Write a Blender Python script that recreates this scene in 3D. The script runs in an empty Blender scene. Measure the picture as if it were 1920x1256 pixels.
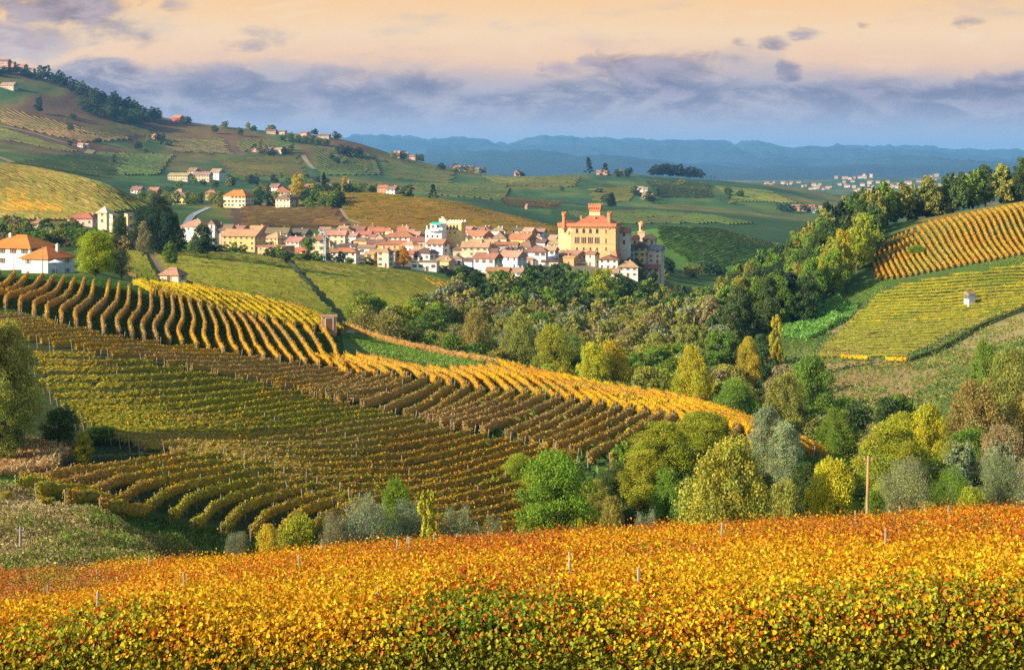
import bpy, math, random
import numpy as np
SC = bpy.context.scene
COL = SC.collection
PI = math.pi
# ---------------------------------------------------------------- camera
F = 2667.0          # focal length in pixels of the 1920 px wide photograph
HZ = 305.0          # row of the true horizon
cam_d = bpy.data.cameras.new('camera'); cam = bpy.data.objects.new('camera', cam_d)
COL.objects.link(cam); SC.camera = cam
cam_d.sensor_width = 36; cam_d.lens = F/1920*36
cam_d.shift_y = -(628-HZ)/1920
cam_d.clip_start = 0.5; cam_d.clip_end = 80000
cam.location = (0, 0, 0); cam.rotation_euler = (PI/2, 0, 0)
# ---------------------------------------------------------------- light
SUN = np.array([-0.83, -0.40, 0.40]); SUN /= np.linalg.norm(SUN)
sd = bpy.data.lights.new('sun', 'SUN'); sun = bpy.data.objects.new('sun', sd); COL.objects.link(sun)
sd.energy = 5.0; sd.angle = math.radians(0.6); sd.color = (1.0, 0.84, 0.63)
from mathutils import Vector
sun.rotation_euler = Vector(SUN).to_track_quat('Z', 'Y').to_euler()
SC.view_settings.view_transform = 'Standard'; SC.view_settings.look = 'None'
SC.view_settings.exposure = 0.98; SC.view_settings.gamma = 1
SC.cycles.volume_bounces = 0
SC.cycles.max_bounces = 6; SC.cycles.diffuse_bounces = 2; SC.cycles.transmission_bounces = 3
SC.cycles.use_denoising = False
def s2l(c):
    return tuple(((x/255)/12.92 if x/255 <= 0.04045 else ((x/255+0.055)/1.055)**2.4) for x in c)
# ---------------------------------------------------------------- world
W = bpy.data.worlds.new('World'); SC.world = W; W.use_nodes = True
nt = W.node_tree; nt.nodes.clear()
class G:
    """small helper to write node maths"""
    def __init__(s, nt): s.nt = nt
    def n(s, t, **k):
        x = s.nt.nodes.new(t)
        for a, b in k.items(): setattr(x, a, b)
        return x
    def m(s, op, a, b=0.0, c=0.0, clamp=False):
        x = s.n('ShaderNodeMath', operation=op, use_clamp=clamp)
        for i, v in enumerate((a, b, c)):
            if i >= len(x.inputs): break
            if isinstance(v, (int, float)): x.inputs[i].default_value = v
            else: s.nt.links.new(v, x.inputs[i])
        return x.outputs[0]
    def l(s, a, b): s.nt.links.new(a, b)
    def mix(s, f, a, b, blend='MIX'):
        x = s.n('ShaderNodeMix', data_type='RGBA', blend_type=blend)
        for sock, v in ((x.inputs[0], f), (x.inputs[6], a), (x.inputs[7], b)):
            if isinstance(v, (int, float)): sock.default_value = v
            elif isinstance(v, tuple): sock.default_value = (*v, 1) if len(v) == 3 else v
            else: s.l(v, sock)
        return x.outputs[2]
    def noise(s, vec, scale, det=4, rough=0.55, dist=0.0):
        x = s.n('ShaderNodeTexNoise'); x.inputs['Scale'].default_value = scale
        x.inputs['Detail'].default_value = det; x.inputs['Roughness'].default_value = rough
        x.inputs['Distortion'].default_value = dist
        if vec is not None: s.l(vec, x.inputs['Vector'])
        return x.outputs['Fac']
    def ramp(s, f, stops):
        x = s.n('ShaderNodeValToRGB'); r = x.color_ramp
        while len(r.elements) > 1: r.elements.remove(r.elements[0])
        r.elements[0].position = stops[0][0]; r.elements[0].color = (*stops[0][1], 1)
        for p, c in stops[1:]:
            e = r.elements.new(p); e.color = (*c, 1)
        s.l(f, x.inputs[0]); return x.outputs[0]
    def smooth(s, v, a, b):
        x = s.n('ShaderNodeMapRange', interpolation_type='SMOOTHSTEP')
        s.l(v, x.inputs[0]); x.inputs[1].default_value = a; x.inputs[2].default_value = b
        return x.outputs[0]
g = G(nt)
tc = g.n('ShaderNodeTexCoord'); sx = g.n('ShaderNodeSeparateXYZ'); g.l(tc.outputs['Generated'], sx.inputs[0])
X, Y_, Z = sx.outputs
yy = g.m('MAXIMUM', Y_, 0.05)
az = g.m('DIVIDE', X, yy)            # tangent of azimuth (front half)
el = g.m('DIVIDE', Z, yy)            # tangent of elevation
cv = g.n('ShaderNodeCombineXYZ'); g.l(g.m('MULTIPLY', az, 1.0), cv.inputs[0]); g.l(g.m('MULTIPLY', el, 3.2), cv.inputs[1])
cv2 = g.n('ShaderNodeCombineXYZ'); g.l(g.m('MULTIPLY', az, 1.0), cv2.inputs[0]); g.l(g.m('MULTIPLY', el, 1.9), cv2.inputs[1]); cv2.inputs[2].default_value = 3.3
N1 = g.m('SUBTRACT', g.noise(cv.outputs[0], 7, 6, 0.6), 0.5)
N2 = g.m('SUBTRACT', g.noise(cv2.outputs[0], 26, 6, 0.62, 0.4), 0.5)
N3 = g.m('SUBTRACT', g.noise(cv.outputs[0], 18, 5, 0.6, 0.6), 0.5)
ew = g.m('ADD', el, g.m('MULTIPLY', N1, 0.030))
ew = g.m('ADD', ew, g.m('MULTIPLY', N3, 0.012))
base = g.ramp(g.m('MULTIPLY', ew, 4.0), [
    (0.00, s2l((196, 200, 212))), (0.08, s2l((190, 188, 204))), (0.17, s2l((190, 176, 186))),
    (0.23, s2l((205, 180, 172))), (0.29, s2l((252, 204, 156))), (0.36, s2l((255, 216, 164))), (0.46, s2l((255, 204, 138))),
    (0.75, s2l((225, 190, 165))), (1.0, s2l((170, 165, 175)))])
# the wide grey-violet bank: its top edge follows the azimuth
hb = g.n('ShaderNodeFloatCurve')
def uu(u): return (u-960)/F
cm = hb.mapping; cm.curves[0].points[0].location = (0, 0.45); cm.curves[0].points[1].location = (1, 0.6)
for u, v in ((0, 120), (60, 130), (180, 100), (330, 132), (440, 122), (560, 152), (690, 150), (780, 130), (880, 168), (990, 156), (1110, 140), (1230, 142), (1400, 150), (1540, 150), (1650, 165), (1760, 150), (1900, 130)):
    cm.curves[0].points.new((uu(u)+0.4)/0.8, ((HZ-v)/F)/0.12)
cm.update()
g.l(g.m('MULTIPLY', g.m('ADD', az, 0.4), 1.25, clamp=True), hb.inputs['Value'])
top = g.m('MULTIPLY', hb.outputs[0], 0.12)
dd = g.m('SUBTRACT', g.m('ADD', top, g.m('MULTIPLY', N2, 0.022)), el)
bank = g.smooth(dd, -0.001, 0.007)
bfade = g.smooth(el, 0.014, 0.052)
bankc = g.mix(g.smooth(g.m('ADD', N2, g.m('MULTIPLY', N3, 0.8)), -0.16, 0.2), s2l((120, 110, 132)), s2l((196, 180, 182)))
c1 = g.mix(g.m('MULTIPLY', g.m('MULTIPLY', bank, bfade), 0.90), base, bankc)
# separate puffs: (u, v, half width, half height, weight)
puffs = [(1255, 140, 150, 38, 1), (1170, 122, 75, 26, .9), (1340, 115, 65, 22, .9), (1482, 132, 24, 20, .9), (1050, 135, 45, 16, .6), (1445, 77, 36, 10, .6), (1515, 60, 26, 10, .5),
         (1608, 50, 20, 11, .7), (1376, 76, 20, 8, .5), (1820, 40, 30, 9, .4), (1860, 165, 120, 30, .8), (1640, 165, 110, 24, .65), (95, 14, 150, 58, 1.2), (30, 70, 150, 44, .95), (210, 60, 90, 34, .6),
         (290, 8, 60, 18, .45), (470, 70, 60, 20, .3), (640, 158, 200, 26, .5), (420, 150, 130, 26, .5), (800, 150, 80, 20, .5)]
azd = g.m('ADD', az, g.m('MULTIPLY', N2, 0.05)); eld = g.m('ADD', el, g.m('MULTIPLY', N3, 0.022))
acc = None
for (u, v, w, h, k) in puffs:
    dx = g.m('MULTIPLY', g.m('SUBTRACT', azd, uu(u)), F/w)
    dy = g.m('MULTIPLY', g.m('SUBTRACT', eld, (HZ-v)/F), F/h)
    r = g.m('ADD', g.m('MULTIPLY', dx, dx), g.m('MULTIPLY', dy, dy))
    b = g.m('MULTIPLY', g.m('SUBTRACT', 1.15, r, clamp=False), k)
    acc = b if acc is None else g.m('MAXIMUM', acc, b)
pf = g.smooth(g.m('ADD', acc, g.m('MULTIPLY', g.m('ADD', N2, g.m('MULTIPLY', N3, 0.6)), 4.2)), -0.25, 1.35)
pfc = g.mix(g.smooth(g.m('ADD', N2, N1), -0.12, 0.16), s2l((98, 88, 118)), s2l((172, 154, 168)))
c2 = g.mix(g.m('MULTIPLY', pf, 0.82), c1, pfc)
# thin streaks lit from below
st = g.smooth(g.m('ADD', N3, g.m('MULTIPLY', N1, 0.7)), 0.05, 0.28)
c3 = g.mix(g.m('MULTIPLY', g.m('MULTIPLY', st, 0.35), g.smooth(el, 0.05, 0.07)), c2, s2l((255, 232, 200)))
c3 = g.mix(g.m('MULTIPLY', g.smooth(g.m('MULTIPLY', N1, -1.0), 0.02, 0.2), 0.45), c3, s2l((176, 172, 178)))
sky = g.n('ShaderNodeTexSky'); sky.sky_type = 'NISHITA'; sky.sun_disc = False
sky.sun_elevation = math.asin(SUN[2]); sky.sun_rotation = math.atan2(SUN[0], SUN[1])
sky.air_density = 1.2; sky.dust_density = 1.5
vm = g.n('ShaderNodeVectorMath', operation='SCALE'); g.l(sky.outputs[0], vm.inputs[0]); vm.inputs[3].default_value = 0.19
front = g.m('MULTIPLY', g.smooth(Y_, 0.15, 0.5), g.smooth(g.m('MULTIPLY', el, -1.0), -0.9, -0.25))
fin = g.mix(front, vm.outputs[0], c3)
bg = g.n('ShaderNodeBackground'); g.l(fin, bg.inputs[0]); bg.inputs[1].default_value = 0.55
out = g.n('ShaderNodeOutputWorld'); g.l(bg.outputs[0], out.inputs[0])

# ================================================================ helpers
rng = np.random.default_rng(7); random.seed(7)
def vnoise(x, y, seed=0):
    xi = np.floor(x).astype(np.int64); yi = np.floor(y).astype(np.int64); fx = x-xi; fy = y-yi
    fx = fx*fx*(3-2*fx); fy = fy*fy*(3-2*fy)
    def h(a, b):
        n = (a*374761393 + b*668265263 + seed*974634777) & 0x7fffffff
        n = ((n ^ (n >> 13))*1274126177) & 0x7fffffff
        return ((n ^ (n >> 16)) & 0xffff)/65535.0
    return (h(xi, yi)*(1-fx)+h(xi+1, yi)*fx)*(1-fy)+(h(xi, yi+1)*(1-fx)+h(xi+1, yi+1)*fx)*fy
def fbm(x, y, o=4, seed=0, lac=2.03, gain=0.5):
    x = np.asarray(x, float); y = np.asarray(y, float)
    s = 0; a = 1; t = 0
    for i in range(o):
        s = s+a*(vnoise(x, y, seed+i*17)-0.5); t += a; a *= gain; x = x*lac+13.7; y = y*lac+7.1
    return s/t*2
def pchip(xk, yk, xq):
    """monotone cubic through yk (..., n) at xk, sampled at xq"""
    xk = np.asarray(xk, float); yk = np.asarray(yk, float); xq = np.clip(xq, xk[0], xk[-1])
    h = np.diff(xk); d = np.diff(yk, axis=-1)/h
    m = np.zeros_like(yk); m[..., 0] = d[..., 0]; m[..., -1] = d[..., -1]
    w1 = 2*h[1:]+h[:-1]; w2 = h[1:]+2*h[:-1]; d0 = d[..., :-1]; d1 = d[..., 1:]
    ok = d0*d1 > 0
    with np.errstate(divide='ignore', invalid='ignore'):
        mm = (w1+w2)/(w1/np.where(ok, d0, 1)+w2/np.where(ok, d1, 1))
    m[..., 1:-1] = np.where(ok, mm, 0)
    i = np.clip(np.searchsorted(xk, xq, side='right')-1, 0, len(xk)-2)
    t = (xq-xk[i])/h[i]; t2 = t*t; t3 = t2*t
    return ((2*t3-3*t2+1)*yk[..., i]+(t3-2*t2+t)*h[i]*m[..., i]+(-2*t3+3*t2)*yk[..., i+1]+(t3-t2)*h[i]*m[..., i+1])
# ================================================================ terrain
# cross lines of the land: distance -> {column: ('v' photo row | z height)}; heights follow from the row
U_ = [-200, 0, 160, 320, 480, 640, 800, 960, 1120, 1280, 1440, 1600, 1760, 1920, 2120]
def Zs(*a): return ('z', a)
def Vs(*a): return ('v', a)
LN = [
 (0.8, Zs(*[-1.75]*15)), (10, Zs(*[-5.4]*15)),
 (26, Zs(-10.3, -10.2, -10.1, -10.0, -10, -9.95, -9.9, -9.85, -9.8, -9.75, -9.7, -9.65, -9.6, -9.5, -9.4)),
 (62, Zs(-19.8, -19.6, -19.4, -19.1, -18.9, -18.6, -18.35, -18.1, -17.9, -17.7, -17.5, -17.3, -17.0, -16.8, -16.6)),
 (80, Zs(-22.0, -22.3, -22.7, -23.8, -26, -27, -27.5, -28, -28, -27.5, -27, -26.5, -25.5, -24.5, -23)),
 (105, Zs(-24.2, -24.6, -25.6, -28.4, -30.4, -31.6, -32.5, -33, -33.2, -33, -32.5, -32, -30.5, -29, -27)),
 (120, Vs(880, 905, 935, 975, 1000, 1010, 1012, 1010, 1015, 1030, 1040, 1050, 1030, 990, 960)),
 (140, Vs(830, 852, 862, 866, 882, 900, 912, 905, 890, 880, 900, 980, 1000, 980, 940)),
 (162, Vs(760, 782, 795, 803, 803, 808, 818, 826, 830, 818, 830, 900, 960, 960, 930)),
 (185, Vs(640, 652, 664, 692, 722, 746, 762, 768, 772, 778, 815, 890, 930, 930, 900)),
 (205, Vs(590, 602, 618, 648, 677, 697, 712, 727, 742, 763, 808, 880, 910, 905, 880)),
 (235, Vs(540, 553, 572, 600, 627, 655, 680, 702, 727, 755, 850, 890, 890, 880, 850)),
 (262, Vs(515, 526, 532, 560, 600, 630, 662, 694, 748, 800, 860, 870, 860, 840, 810)),
 (300, Vs(508, 515, 519, 538, 567, 608, 700, 770, 800, 815, 830, 835, 820, 790, 760)),
 (340, Vs(505, 512, 515, 562, 612, 670, 715, 745, 765, 770, 768, 755, 742, 725, 700)),
 (380, Vs(502, 508, 505, 545, 585, 638, 682, 708, 718, 715, 705, 690, 672, 645, 620)),
 (430, Vs(492, 500, 495, 525, 553, 600, 642, 668, 680, 672, 648, 618, 592, 562, 540)),
 (480, Vs(472, 482, 486, 508, 530, 572, 608, 640, 650, 640, 600, 545, 503, 470, 450)),
 (540, Vs(462, 472, 477, 490, 510, 545, 575, 605, 620, 615, 570, 482, 430, 390, 370)),
 (600, Vs(450, 460, 469, 479, 495, 520, 548, 575, 595, 600, 550, 440, 405, 378, 360)),
 (660, Vs(442, 452, 461, 471, 484, 502, 522, 548, 570, 580, 548, 462, 425, 395, 380)),
 (720, Vs(430, 440, 452, 464, 475, 487, 501, 517, 532, 565, 560, 520, 485, 455, 430)),
 (800, Vs(390, 405, 425, 448, 458, 467, 474, 481, 484, 548, 568, 560, 530, 500, 480)),
 (880, Vs(345, 358, 385, 425, 443, 453, 456, 458, 472, 530, 550, 555, 540, 520, 500)),
 (960, Vs(295, 309, 338, 400, 425, 437, 440, 443, 462, 508, 525, 530, 525, 515, 500)),
 (1150, Vs(330, 345, 360, 384, 384, 363, 374, 409, 442, 426, 456, 490, 490, 480, 470)),
 (1300, Vs(330, 345, 360, 378, 378, 375, 384, 408, 438, 432, 450, 475, 480, 470, 460)),
 (1500, Vs(290, 305, 330, 350, 360, 366, 372, 386, 393, 396, 413, 430, 440, 440, 430)),
 (1900, Vs(250, 262, 292, 318, 332, 345, 358, 370, 384, 390, 402, 412, 420, 420, 410)),
 (2200, Vs(200, 215, 245, 285, 305, 318, 340, 350, 348, 352, 366, 382, 395, 400, 400)),
 (2600, Vs(95, 125, 170, 224, 244, 260, 303, 327, 325, 334, 348, 375, 390, 395, 395)),
 (3300, Vs(150, 170, 205, 250, 270, 290, 330, 345, 350, 350, 362, 366, 372, 374, 374)),
 (5000, Vs(300, 310, 320, 330, 340, 350, 356, 358, 360, 360, 361, 360, 358, 355, 355)),
 (6800, Vs(340, 340, 340, 340, 342, 344, 345, 345, 345, 343, 340, 336, 332, 328, 326)),
 (9000, Vs(335, 335, 335, 335, 335, 335, 335, 336, 337, 337, 337, 337, 337, 336, 335)),
 (12500, Vs(318, 318, 318, 318, 318, 308, 298, 294, 296, 305, 306, 302, 306, 308, 308)),
 (15000, Vs(320, 320, 320, 320, 318, 316, 312, 310, 312, 312, 312, 312, 312, 312, 312)),
 (21000, Vs(275, 275, 275, 275, 275, 270, 268, 271, 271, 280, 281, 284, 291, 296, 298)),
 (30000, Vs(312, 312, 312, 312, 312, 312, 312, 312, 312, 312, 312, 312, 312, 312, 312)),
]
YL = np.array([l[0] for l in LN], float)
UG = np.concatenate([np.linspace(-2400, -260, 20), np.arange(-200, 2121, 5), np.linspace(2180, 4300, 20)])
NY = 860
LY = np.linspace(math.log(0.8), math.log(30000), NY); YG = np.exp(LY)
Zl = np.zeros((len(LN), len(UG)))
for i, (yv, (k, a)) in enumerate(LN):
    a = np.array(a, float)
    if k == 'v': a = -(a-HZ)/F*yv
    Zl[i] = pchip(U_, a, UG)
ZG = pchip(np.log(YL), Zl.T, LY)                 # (columns, distances)
UU, YY = np.meshgrid(UG, YG, indexing='ij'); XX = (UU-960)/F*YY
w = np.clip((YY-900)/1500, 0, 1)
ZG = ZG + w*fbm(XX/260, YY/330, 4, 3)*np.interp(YY, [900, 2600, 5000, 9000, 30000], [0, 7, 8, 10, 10])
w2 = np.clip((YY-8500)/3000, 0, 1)*(YY < 29000)
ZG = ZG + w2*(1-2*np.abs(fbm(XX/1500, YY/2300, 5, 9)))*np.interp(YY, [8500, 12500, 21000], [0, 130, 330]) - w2*np.interp(YY, [8500, 12500, 21000], [0, 70, 185])
ZG = ZG + np.clip((YY-70)/60, 0, 1)*(YY < 1000)*fbm(XX/11, YY/11, 3, 5)*0.22
def zt(x, y):
    x = np.asarray(x, float); y = np.maximum(np.asarray(y, float), 0.81)
    u = 960+F*x/y
    iu = np.interp(u, UG, np.arange(len(UG))); iy = np.interp(np.log(y), LY, np.arange(NY))
    a = np.clip(iu.astype(int), 0, len(UG)-2); b = np.clip(iy.astype(int), 0, NY-2); fa = iu-a; fb = iy-b
    return (ZG[a, b]*(1-fa)+ZG[a+1, b]*fa)*(1-fb)+(ZG[a, b+1]*(1-fa)+ZG[a+1, b+1]*fa)*fb
def hit(u, v, y0=60, y1=9000):
    """first ground point beyond y0 seen at photo pixel (u, v)"""
    ys = YG[(YG >= y0) & (YG <= y1)]; x = (u-960)/F*ys
    vv = HZ-F*zt(x, ys)/ys
    k = np.where(vv <= v)[0]
    if len(k) == 0: i = int(np.argmin(vv)); Y = ys[i]
    else:
        i = k[0]
        if i == 0: Y = ys[0]
        else:
            t = (vv[i-1]-v)/(vv[i-1]-vv[i]+1e-9); Y = ys[i-1]+(ys[i]-ys[i-1])*t
    x = (u-960)/F*Y
    return np.array([x, Y, float(zt(x, Y))])
def at(u, Y):
    x = (u-960)/F*Y
    return np.array([x, Y, float(zt(x, Y))])
def inpoly(px, py, poly):
    px = np.asarray(px); py = np.asarray(py); r = np.zeros(px.shape, bool); n = len(poly)
    for i in range(n):
        x0, y0 = poly[i]; x1, y1 = poly[(i+1) % n]
        if y0 == y1: continue
        c = ((y0 > py) != (y1 > py)) & (px < (x1-x0)*(py-y0)/(y1-y0)+x0)
        r ^= c
    return r
# ---- what grows where: albedo of each field, far hills darkened for cloud shade
GRASS = (0.062, 0.115, 0.022)
VG = HZ-F*ZG/YY
CG = np.zeros(ZG.shape+(3,)); CG[:] = GRASS
def field(poly, y0, y1, c, soft=0):
    m = (YY >= y0) & (YY <= y1)
    jx = UU+fbm(XX/(YY*.02), YY/(YY.clip(1)*.03)+LY[None, :]*40, 3, 21)*soft
    m &= inpoly(jx, VG, poly); CG[m] = c
n1 = fbm(XX/170, YY/260, 4, 31); n2 = fbm(XX/60, YY/90, 4, 37)
far = YY > 1000
pal = np.array([(0.030, 0.075, 0.028), (0.045, 0.100, 0.025), (0.075, 0.115, 0.022), (0.13, 0.115, 0.025), (0.13, 0.075, 0.028), (0.085, 0.06, 0.035)])  # dark greens: cloud shade over the far hills put into the colour
cell = vnoise(XX/95+fbm(XX/90, YY/90, 2, 41), YY/130+XX/400, 43)
farT = np.clip(0.5+n1*0.9+(cell-.5)*1.4, 0, 0.999)*3.2
farT = np.where((UU < 700) & (YY > 1700) & (VG < 290), farT+.9+n2*1.0, farT-0.3)
farT = np.clip(farT, 0, 4.99); k = farT.astype(int); fr = (farT-k)[..., None]
fr = fr*fr*(3-2*fr); cf = pal[k]*(1-fr)+pal[np.minimum(k+1, 5)]*fr
strk = 1+.45*fbm(XX/22+YY/300, YY/160, 3, 55)+.25*fbm(XX/300, YY/40, 3, 56)
CG[far] = (cf*strk[..., None])[far]
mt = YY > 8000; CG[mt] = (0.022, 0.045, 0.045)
field([(-300, 300), (0, 300), (130, 322), (270, 368), (330, 392), (270, 396), (120, 420), (-300, 420)], 760, 1010, (0.17, 0.13, 0.03), 6)
field([(-300, 360), (120, 352), (260, 388), (60, 402), (-300, 402)], 760, 1010, (0.085, 0.10, 0.022), 30)
field([(590, 360), (700, 356), (870, 378), (1070, 432), (1000, 446), (700, 452), (640, 405)], 880, 1230, (0.20, 0.135, 0.03), 4)
field([(430, 384), (640, 384), (660, 430), (440, 432)], 860, 1180, (0.10, 0.062, 0.035), 6)
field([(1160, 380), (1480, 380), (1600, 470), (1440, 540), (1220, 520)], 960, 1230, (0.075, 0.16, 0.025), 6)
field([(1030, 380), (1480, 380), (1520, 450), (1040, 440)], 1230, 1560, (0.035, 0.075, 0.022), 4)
field([(1440, 640), (2200, 520), (2200, 760), (1440, 790)], 290, 420, (0.12, 0.16, 0.04), 30)
field([(1540, 680), (1700, 672), (1790, 690), (1700, 750), (1560, 760), (1500, 730)], 290, 400, (0.27, 0.20, 0.085), 22)
field([(1720, 668), (1950, 575), (2000, 610), (1760, 690)], 290, 470, (0.24, 0.20, 0.09), 10)
field([(-60, 630), (95, 643), (300, 680), (600, 742), (790, 782), (1085, 848), (1085, 1000), (560, 1015), (300, 965), (36, 915), (60, 760)], 112, 240, (0.045, 0.062, 0.02), 2)
field([(236, 470), (440, 478), (700, 503), (900, 543), (880, 590), (760, 610), (600, 604), (380, 548), (236, 524)], 310, 760, (0.05, 0.085, 0.02), 2)
field([(1640, 525), (1640, 460), (1740, 405), (1960, 365), (1960, 470), (1700, 518)], 450, 650, (0.15, 0.135, 0.03), 3)
field([(470, 425), (700, 425), (1000, 440), (1250, 450), (1250, 500), (1150, 512), (1000, 515), (860, 512), (700, 496), (470, 482)], 650, 890, (0.17, 0.145, 0.10), 6)
field([(1525, 668), (1640, 550), (1690, 530), (1980, 482), (1980, 548), (1700, 664)], 330, 560, (0.055, 0.095, 0.02), 2)
field([(-300, 880), (60, 905), (230, 965), (380, 1030), (400, 1100), (-300, 1100)], 68, 122, (0.26, 0.21, 0.085), 30)
field([(-300, 810), (60, 825), (140, 850), (90, 885), (-300, 890)], 125, 160, (0.28, 0.17, 0.07), 20)
m = (YY < 66); CG[m] = (0.10, 0.09, 0.035)
# ---- meshes
def mesh_np(name, verts, faces, mat=None, cols=None, smooth=False, parent=None, link=True, mats=None, midx=None):
    verts = np.asarray(verts, np.float32); me = bpy.data.meshes.new(name)
    if isinstance(faces, np.ndarray):
        k = faces.shape[1]; nf = len(faces); loops = faces.ravel().astype(np.int32); starts = np.arange(nf, dtype=np.int32)*k; tot = np.full(nf, k, np.int32)
    else:
        nf = len(faces); tot = np.array([len(f) for f in faces], np.int32); loops = np.fromiter((i for f in faces for i in f), np.int32); starts = np.concatenate([[0], np.cumsum(tot)[:-1]]).astype(np.int32)
    me.vertices.add(len(verts)); me.vertices.foreach_set('co', verts.ravel())
    me.loops.add(len(loops)); me.loops.foreach_set('vertex_index', loops)
    me.polygons.add(nf); me.polygons.foreach_set('loop_start', starts)
    try: me.polygons.foreach_set('loop_total', tot)
    except Exception: pass
    me.update(calc_edges=True)
    me.polygons.foreach_set('use_smooth', np.full(nf, bool(smooth)))
    if cols is not None:
        cols = np.asarray(cols, np.float32)
        dom = 'POINT' if len(cols) == len(verts) and len(cols) != nf else 'FACE'
        a = me.attributes.new('Col', 'FLOAT_COLOR', dom)
        c4 = np.ones((len(cols), 4), np.float32); c4[:, :3] = cols; a.data.foreach_set('color', c4.ravel())
    for mm in (mats or ([mat] if mat else [])): me.materials.append(mm)
    if midx is not None: me.polygons.foreach_set('material_index', np.asarray(midx, np.int32))
    o = bpy.data.objects.new(name, me)
    if link: COL.objects.link(o)
    if parent is not None: o.parent = parent
    return o
def tag(o, label=None, cat=None, group=None, kind=None):
    if label: o['label'] = label
    if cat: o['category'] = cat
    if group: o['group'] = group
    if kind: o['kind'] = kind
    return o
MATS = {}
def newmat(name):
    m = bpy.data.materials.new(name); m.use_nodes = True; m.node_tree.nodes.clear(); MATS[name] = m
    return m, G(m.node_tree)
def finish(g, shader, disp=None):
    o = g.n('ShaderNodeOutputMaterial'); g.l(shader, o.inputs[0])
def ground_mat():
    m, g = newmat('ground_cover')
    at_ = g.n('ShaderNodeAttribute', attribute_name='Col'); tc = g.n('ShaderNodeTexCoord'); p = tc.outputs['Object']
    a = g.noise(p, 0.9, 5, 0.65); b = g.noise(p, 0.05, 4, 0.6); c = g.noise(p, 0.008, 5, 0.6, 1.0)
    f = g.m('ADD', g.m('MULTIPLY', a, 0.7), g.m('ADD', g.m('MULTIPLY', b, 0.8), g.m('MULTIPLY', c, 0.9)))
    f = g.m('SUBTRACT', f, 0.2)
    col = g.mix(1.0, at_.outputs['Color'], g.ramp(g.m('MULTIPLY', f, 0.5), [(0.15, (0.55, 0.5, 0.5)), (0.5, (1, 1, 1)), (0.85, (1.5, 1.45, 1.2))]), 'MULTIPLY')
    bs = g.n('ShaderNodeBsdfPrincipled'); g.l(col, bs.inputs['Base Color']); bs.inputs['Roughness'].default_value = 0.95; bs.inputs['Specular IOR Level'].default_value = 0.1
    bp = g.n('ShaderNodeBump'); bp.inputs['Strength'].default_value = 0.6; bp.inputs['Distance'].default_value = 0.25; g.l(a, bp.inputs['Height']); g.l(bp.outputs[0], bs.inputs['Normal'])
    finish(g, bs.outputs[0]); return m
M_ground = ground_mat()
def sheet(name, j0, j1):
    nu = len(UG); ny = j1-j0
    V = np.stack([XX[:, j0:j1], YY[:, j0:j1], ZG[:, j0:j1]], -1).reshape(-1, 3)
    i, j = np.meshgrid(np.arange(nu-1), np.arange(ny-1), indexing='ij'); a = (i*ny+j).ravel()
    f = np.stack([a, a+ny, a+ny+1, a+1], 1)
    o = mesh_np(name, V, f, M_ground, CG[:, j0:j1].reshape(-1, 3), smooth=True); tag(o, kind='structure'); return o
J1 = int(np.searchsorted(YG, 1000)); J2 = int(np.searchsorted(YG, 8200))
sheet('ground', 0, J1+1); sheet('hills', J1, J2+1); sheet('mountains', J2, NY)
# ================================================================ leaves and vine rows
def leaf_mat(name, trans=0.35, objcol=True):
    m, g = newmat(name)
    a = g.n('ShaderNodeAttribute', attribute_name='Col'); c = a.outputs['Color']
    if objcol:
        oi = g.n('ShaderNodeObjectInfo'); c = g.mix(1.0, c, oi.outputs['Color'], 'MULTIPLY')
    bs = g.n('ShaderNodeBsdfPrincipled'); g.l(c, bs.inputs['Base Color']); bs.inputs['Roughness'].default_value = 0.6; bs.inputs['Specular IOR Level'].default_value = 0.15
    tr = g.n('ShaderNodeBsdfTranslucent'); g.l(c, tr.inputs[0])
    mx = g.n('ShaderNodeMixShader'); mx.inputs[0].default_value = trans; g.l(bs.outputs[0], mx.inputs[1]); g.l(tr.outputs[0], mx.inputs[2])
    finish(g, mx.outputs[0]); return m
M_leaf = leaf_mat('leaf'); M_vine = leaf_mat('vine_leaf', 0.35)
def plain(name, c, rough=0.85, var=0.25, scale=1.5, spec=0.2, metal=0):
    m, g = newmat(name); tc = g.n('ShaderNodeTexCoord'); geo = g.n('ShaderNodeNewGeometry')
    f = g.noise(geo.outputs['Position'], scale, 4, 0.6)
    col = g.mix(1.0, (*c, 1), g.ramp(f, [(0.25, (1-var,)*3), (0.75, (1+var,)*3)]), 'MULTIPLY')
    bs = g.n('ShaderNodeBsdfPrincipled'); g.l(col, bs.inputs['Base Color']); bs.inputs['Roughness'].default_value = rough; bs.inputs['Specular IOR Level'].default_value = spec; bs.inputs['Metallic'].default_value = metal
    finish(g, bs.outputs[0]); return m
M_post = plain('weathered_post', (0.27, 0.24, 0.20)); M_wood = plain('pale_pole_wood', (0.36, 0.21, 0.10)); M_bark = plain('bark', (0.10, 0.08, 0.06)); M_wire = plain('wire', (0.35, 0.36, 0.38))
GOLD = (0.62, 0.31, 0.010); YEL = (0.62, 0.44, 0.012); ORA = (0.55, 0.17, 0.012); RED = (0.36, 0.055, 0.012); BRN = (0.33, 0.19, 0.055); TAN = (0.44, 0.29, 0.09); DBR = (0.13, 0.075, 0.03)
GRN = (0.085, 0.17, 0.015); YGR = (0.29, 0.31, 0.018); OLV = (0.22, 0.205, 0.035)
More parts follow.
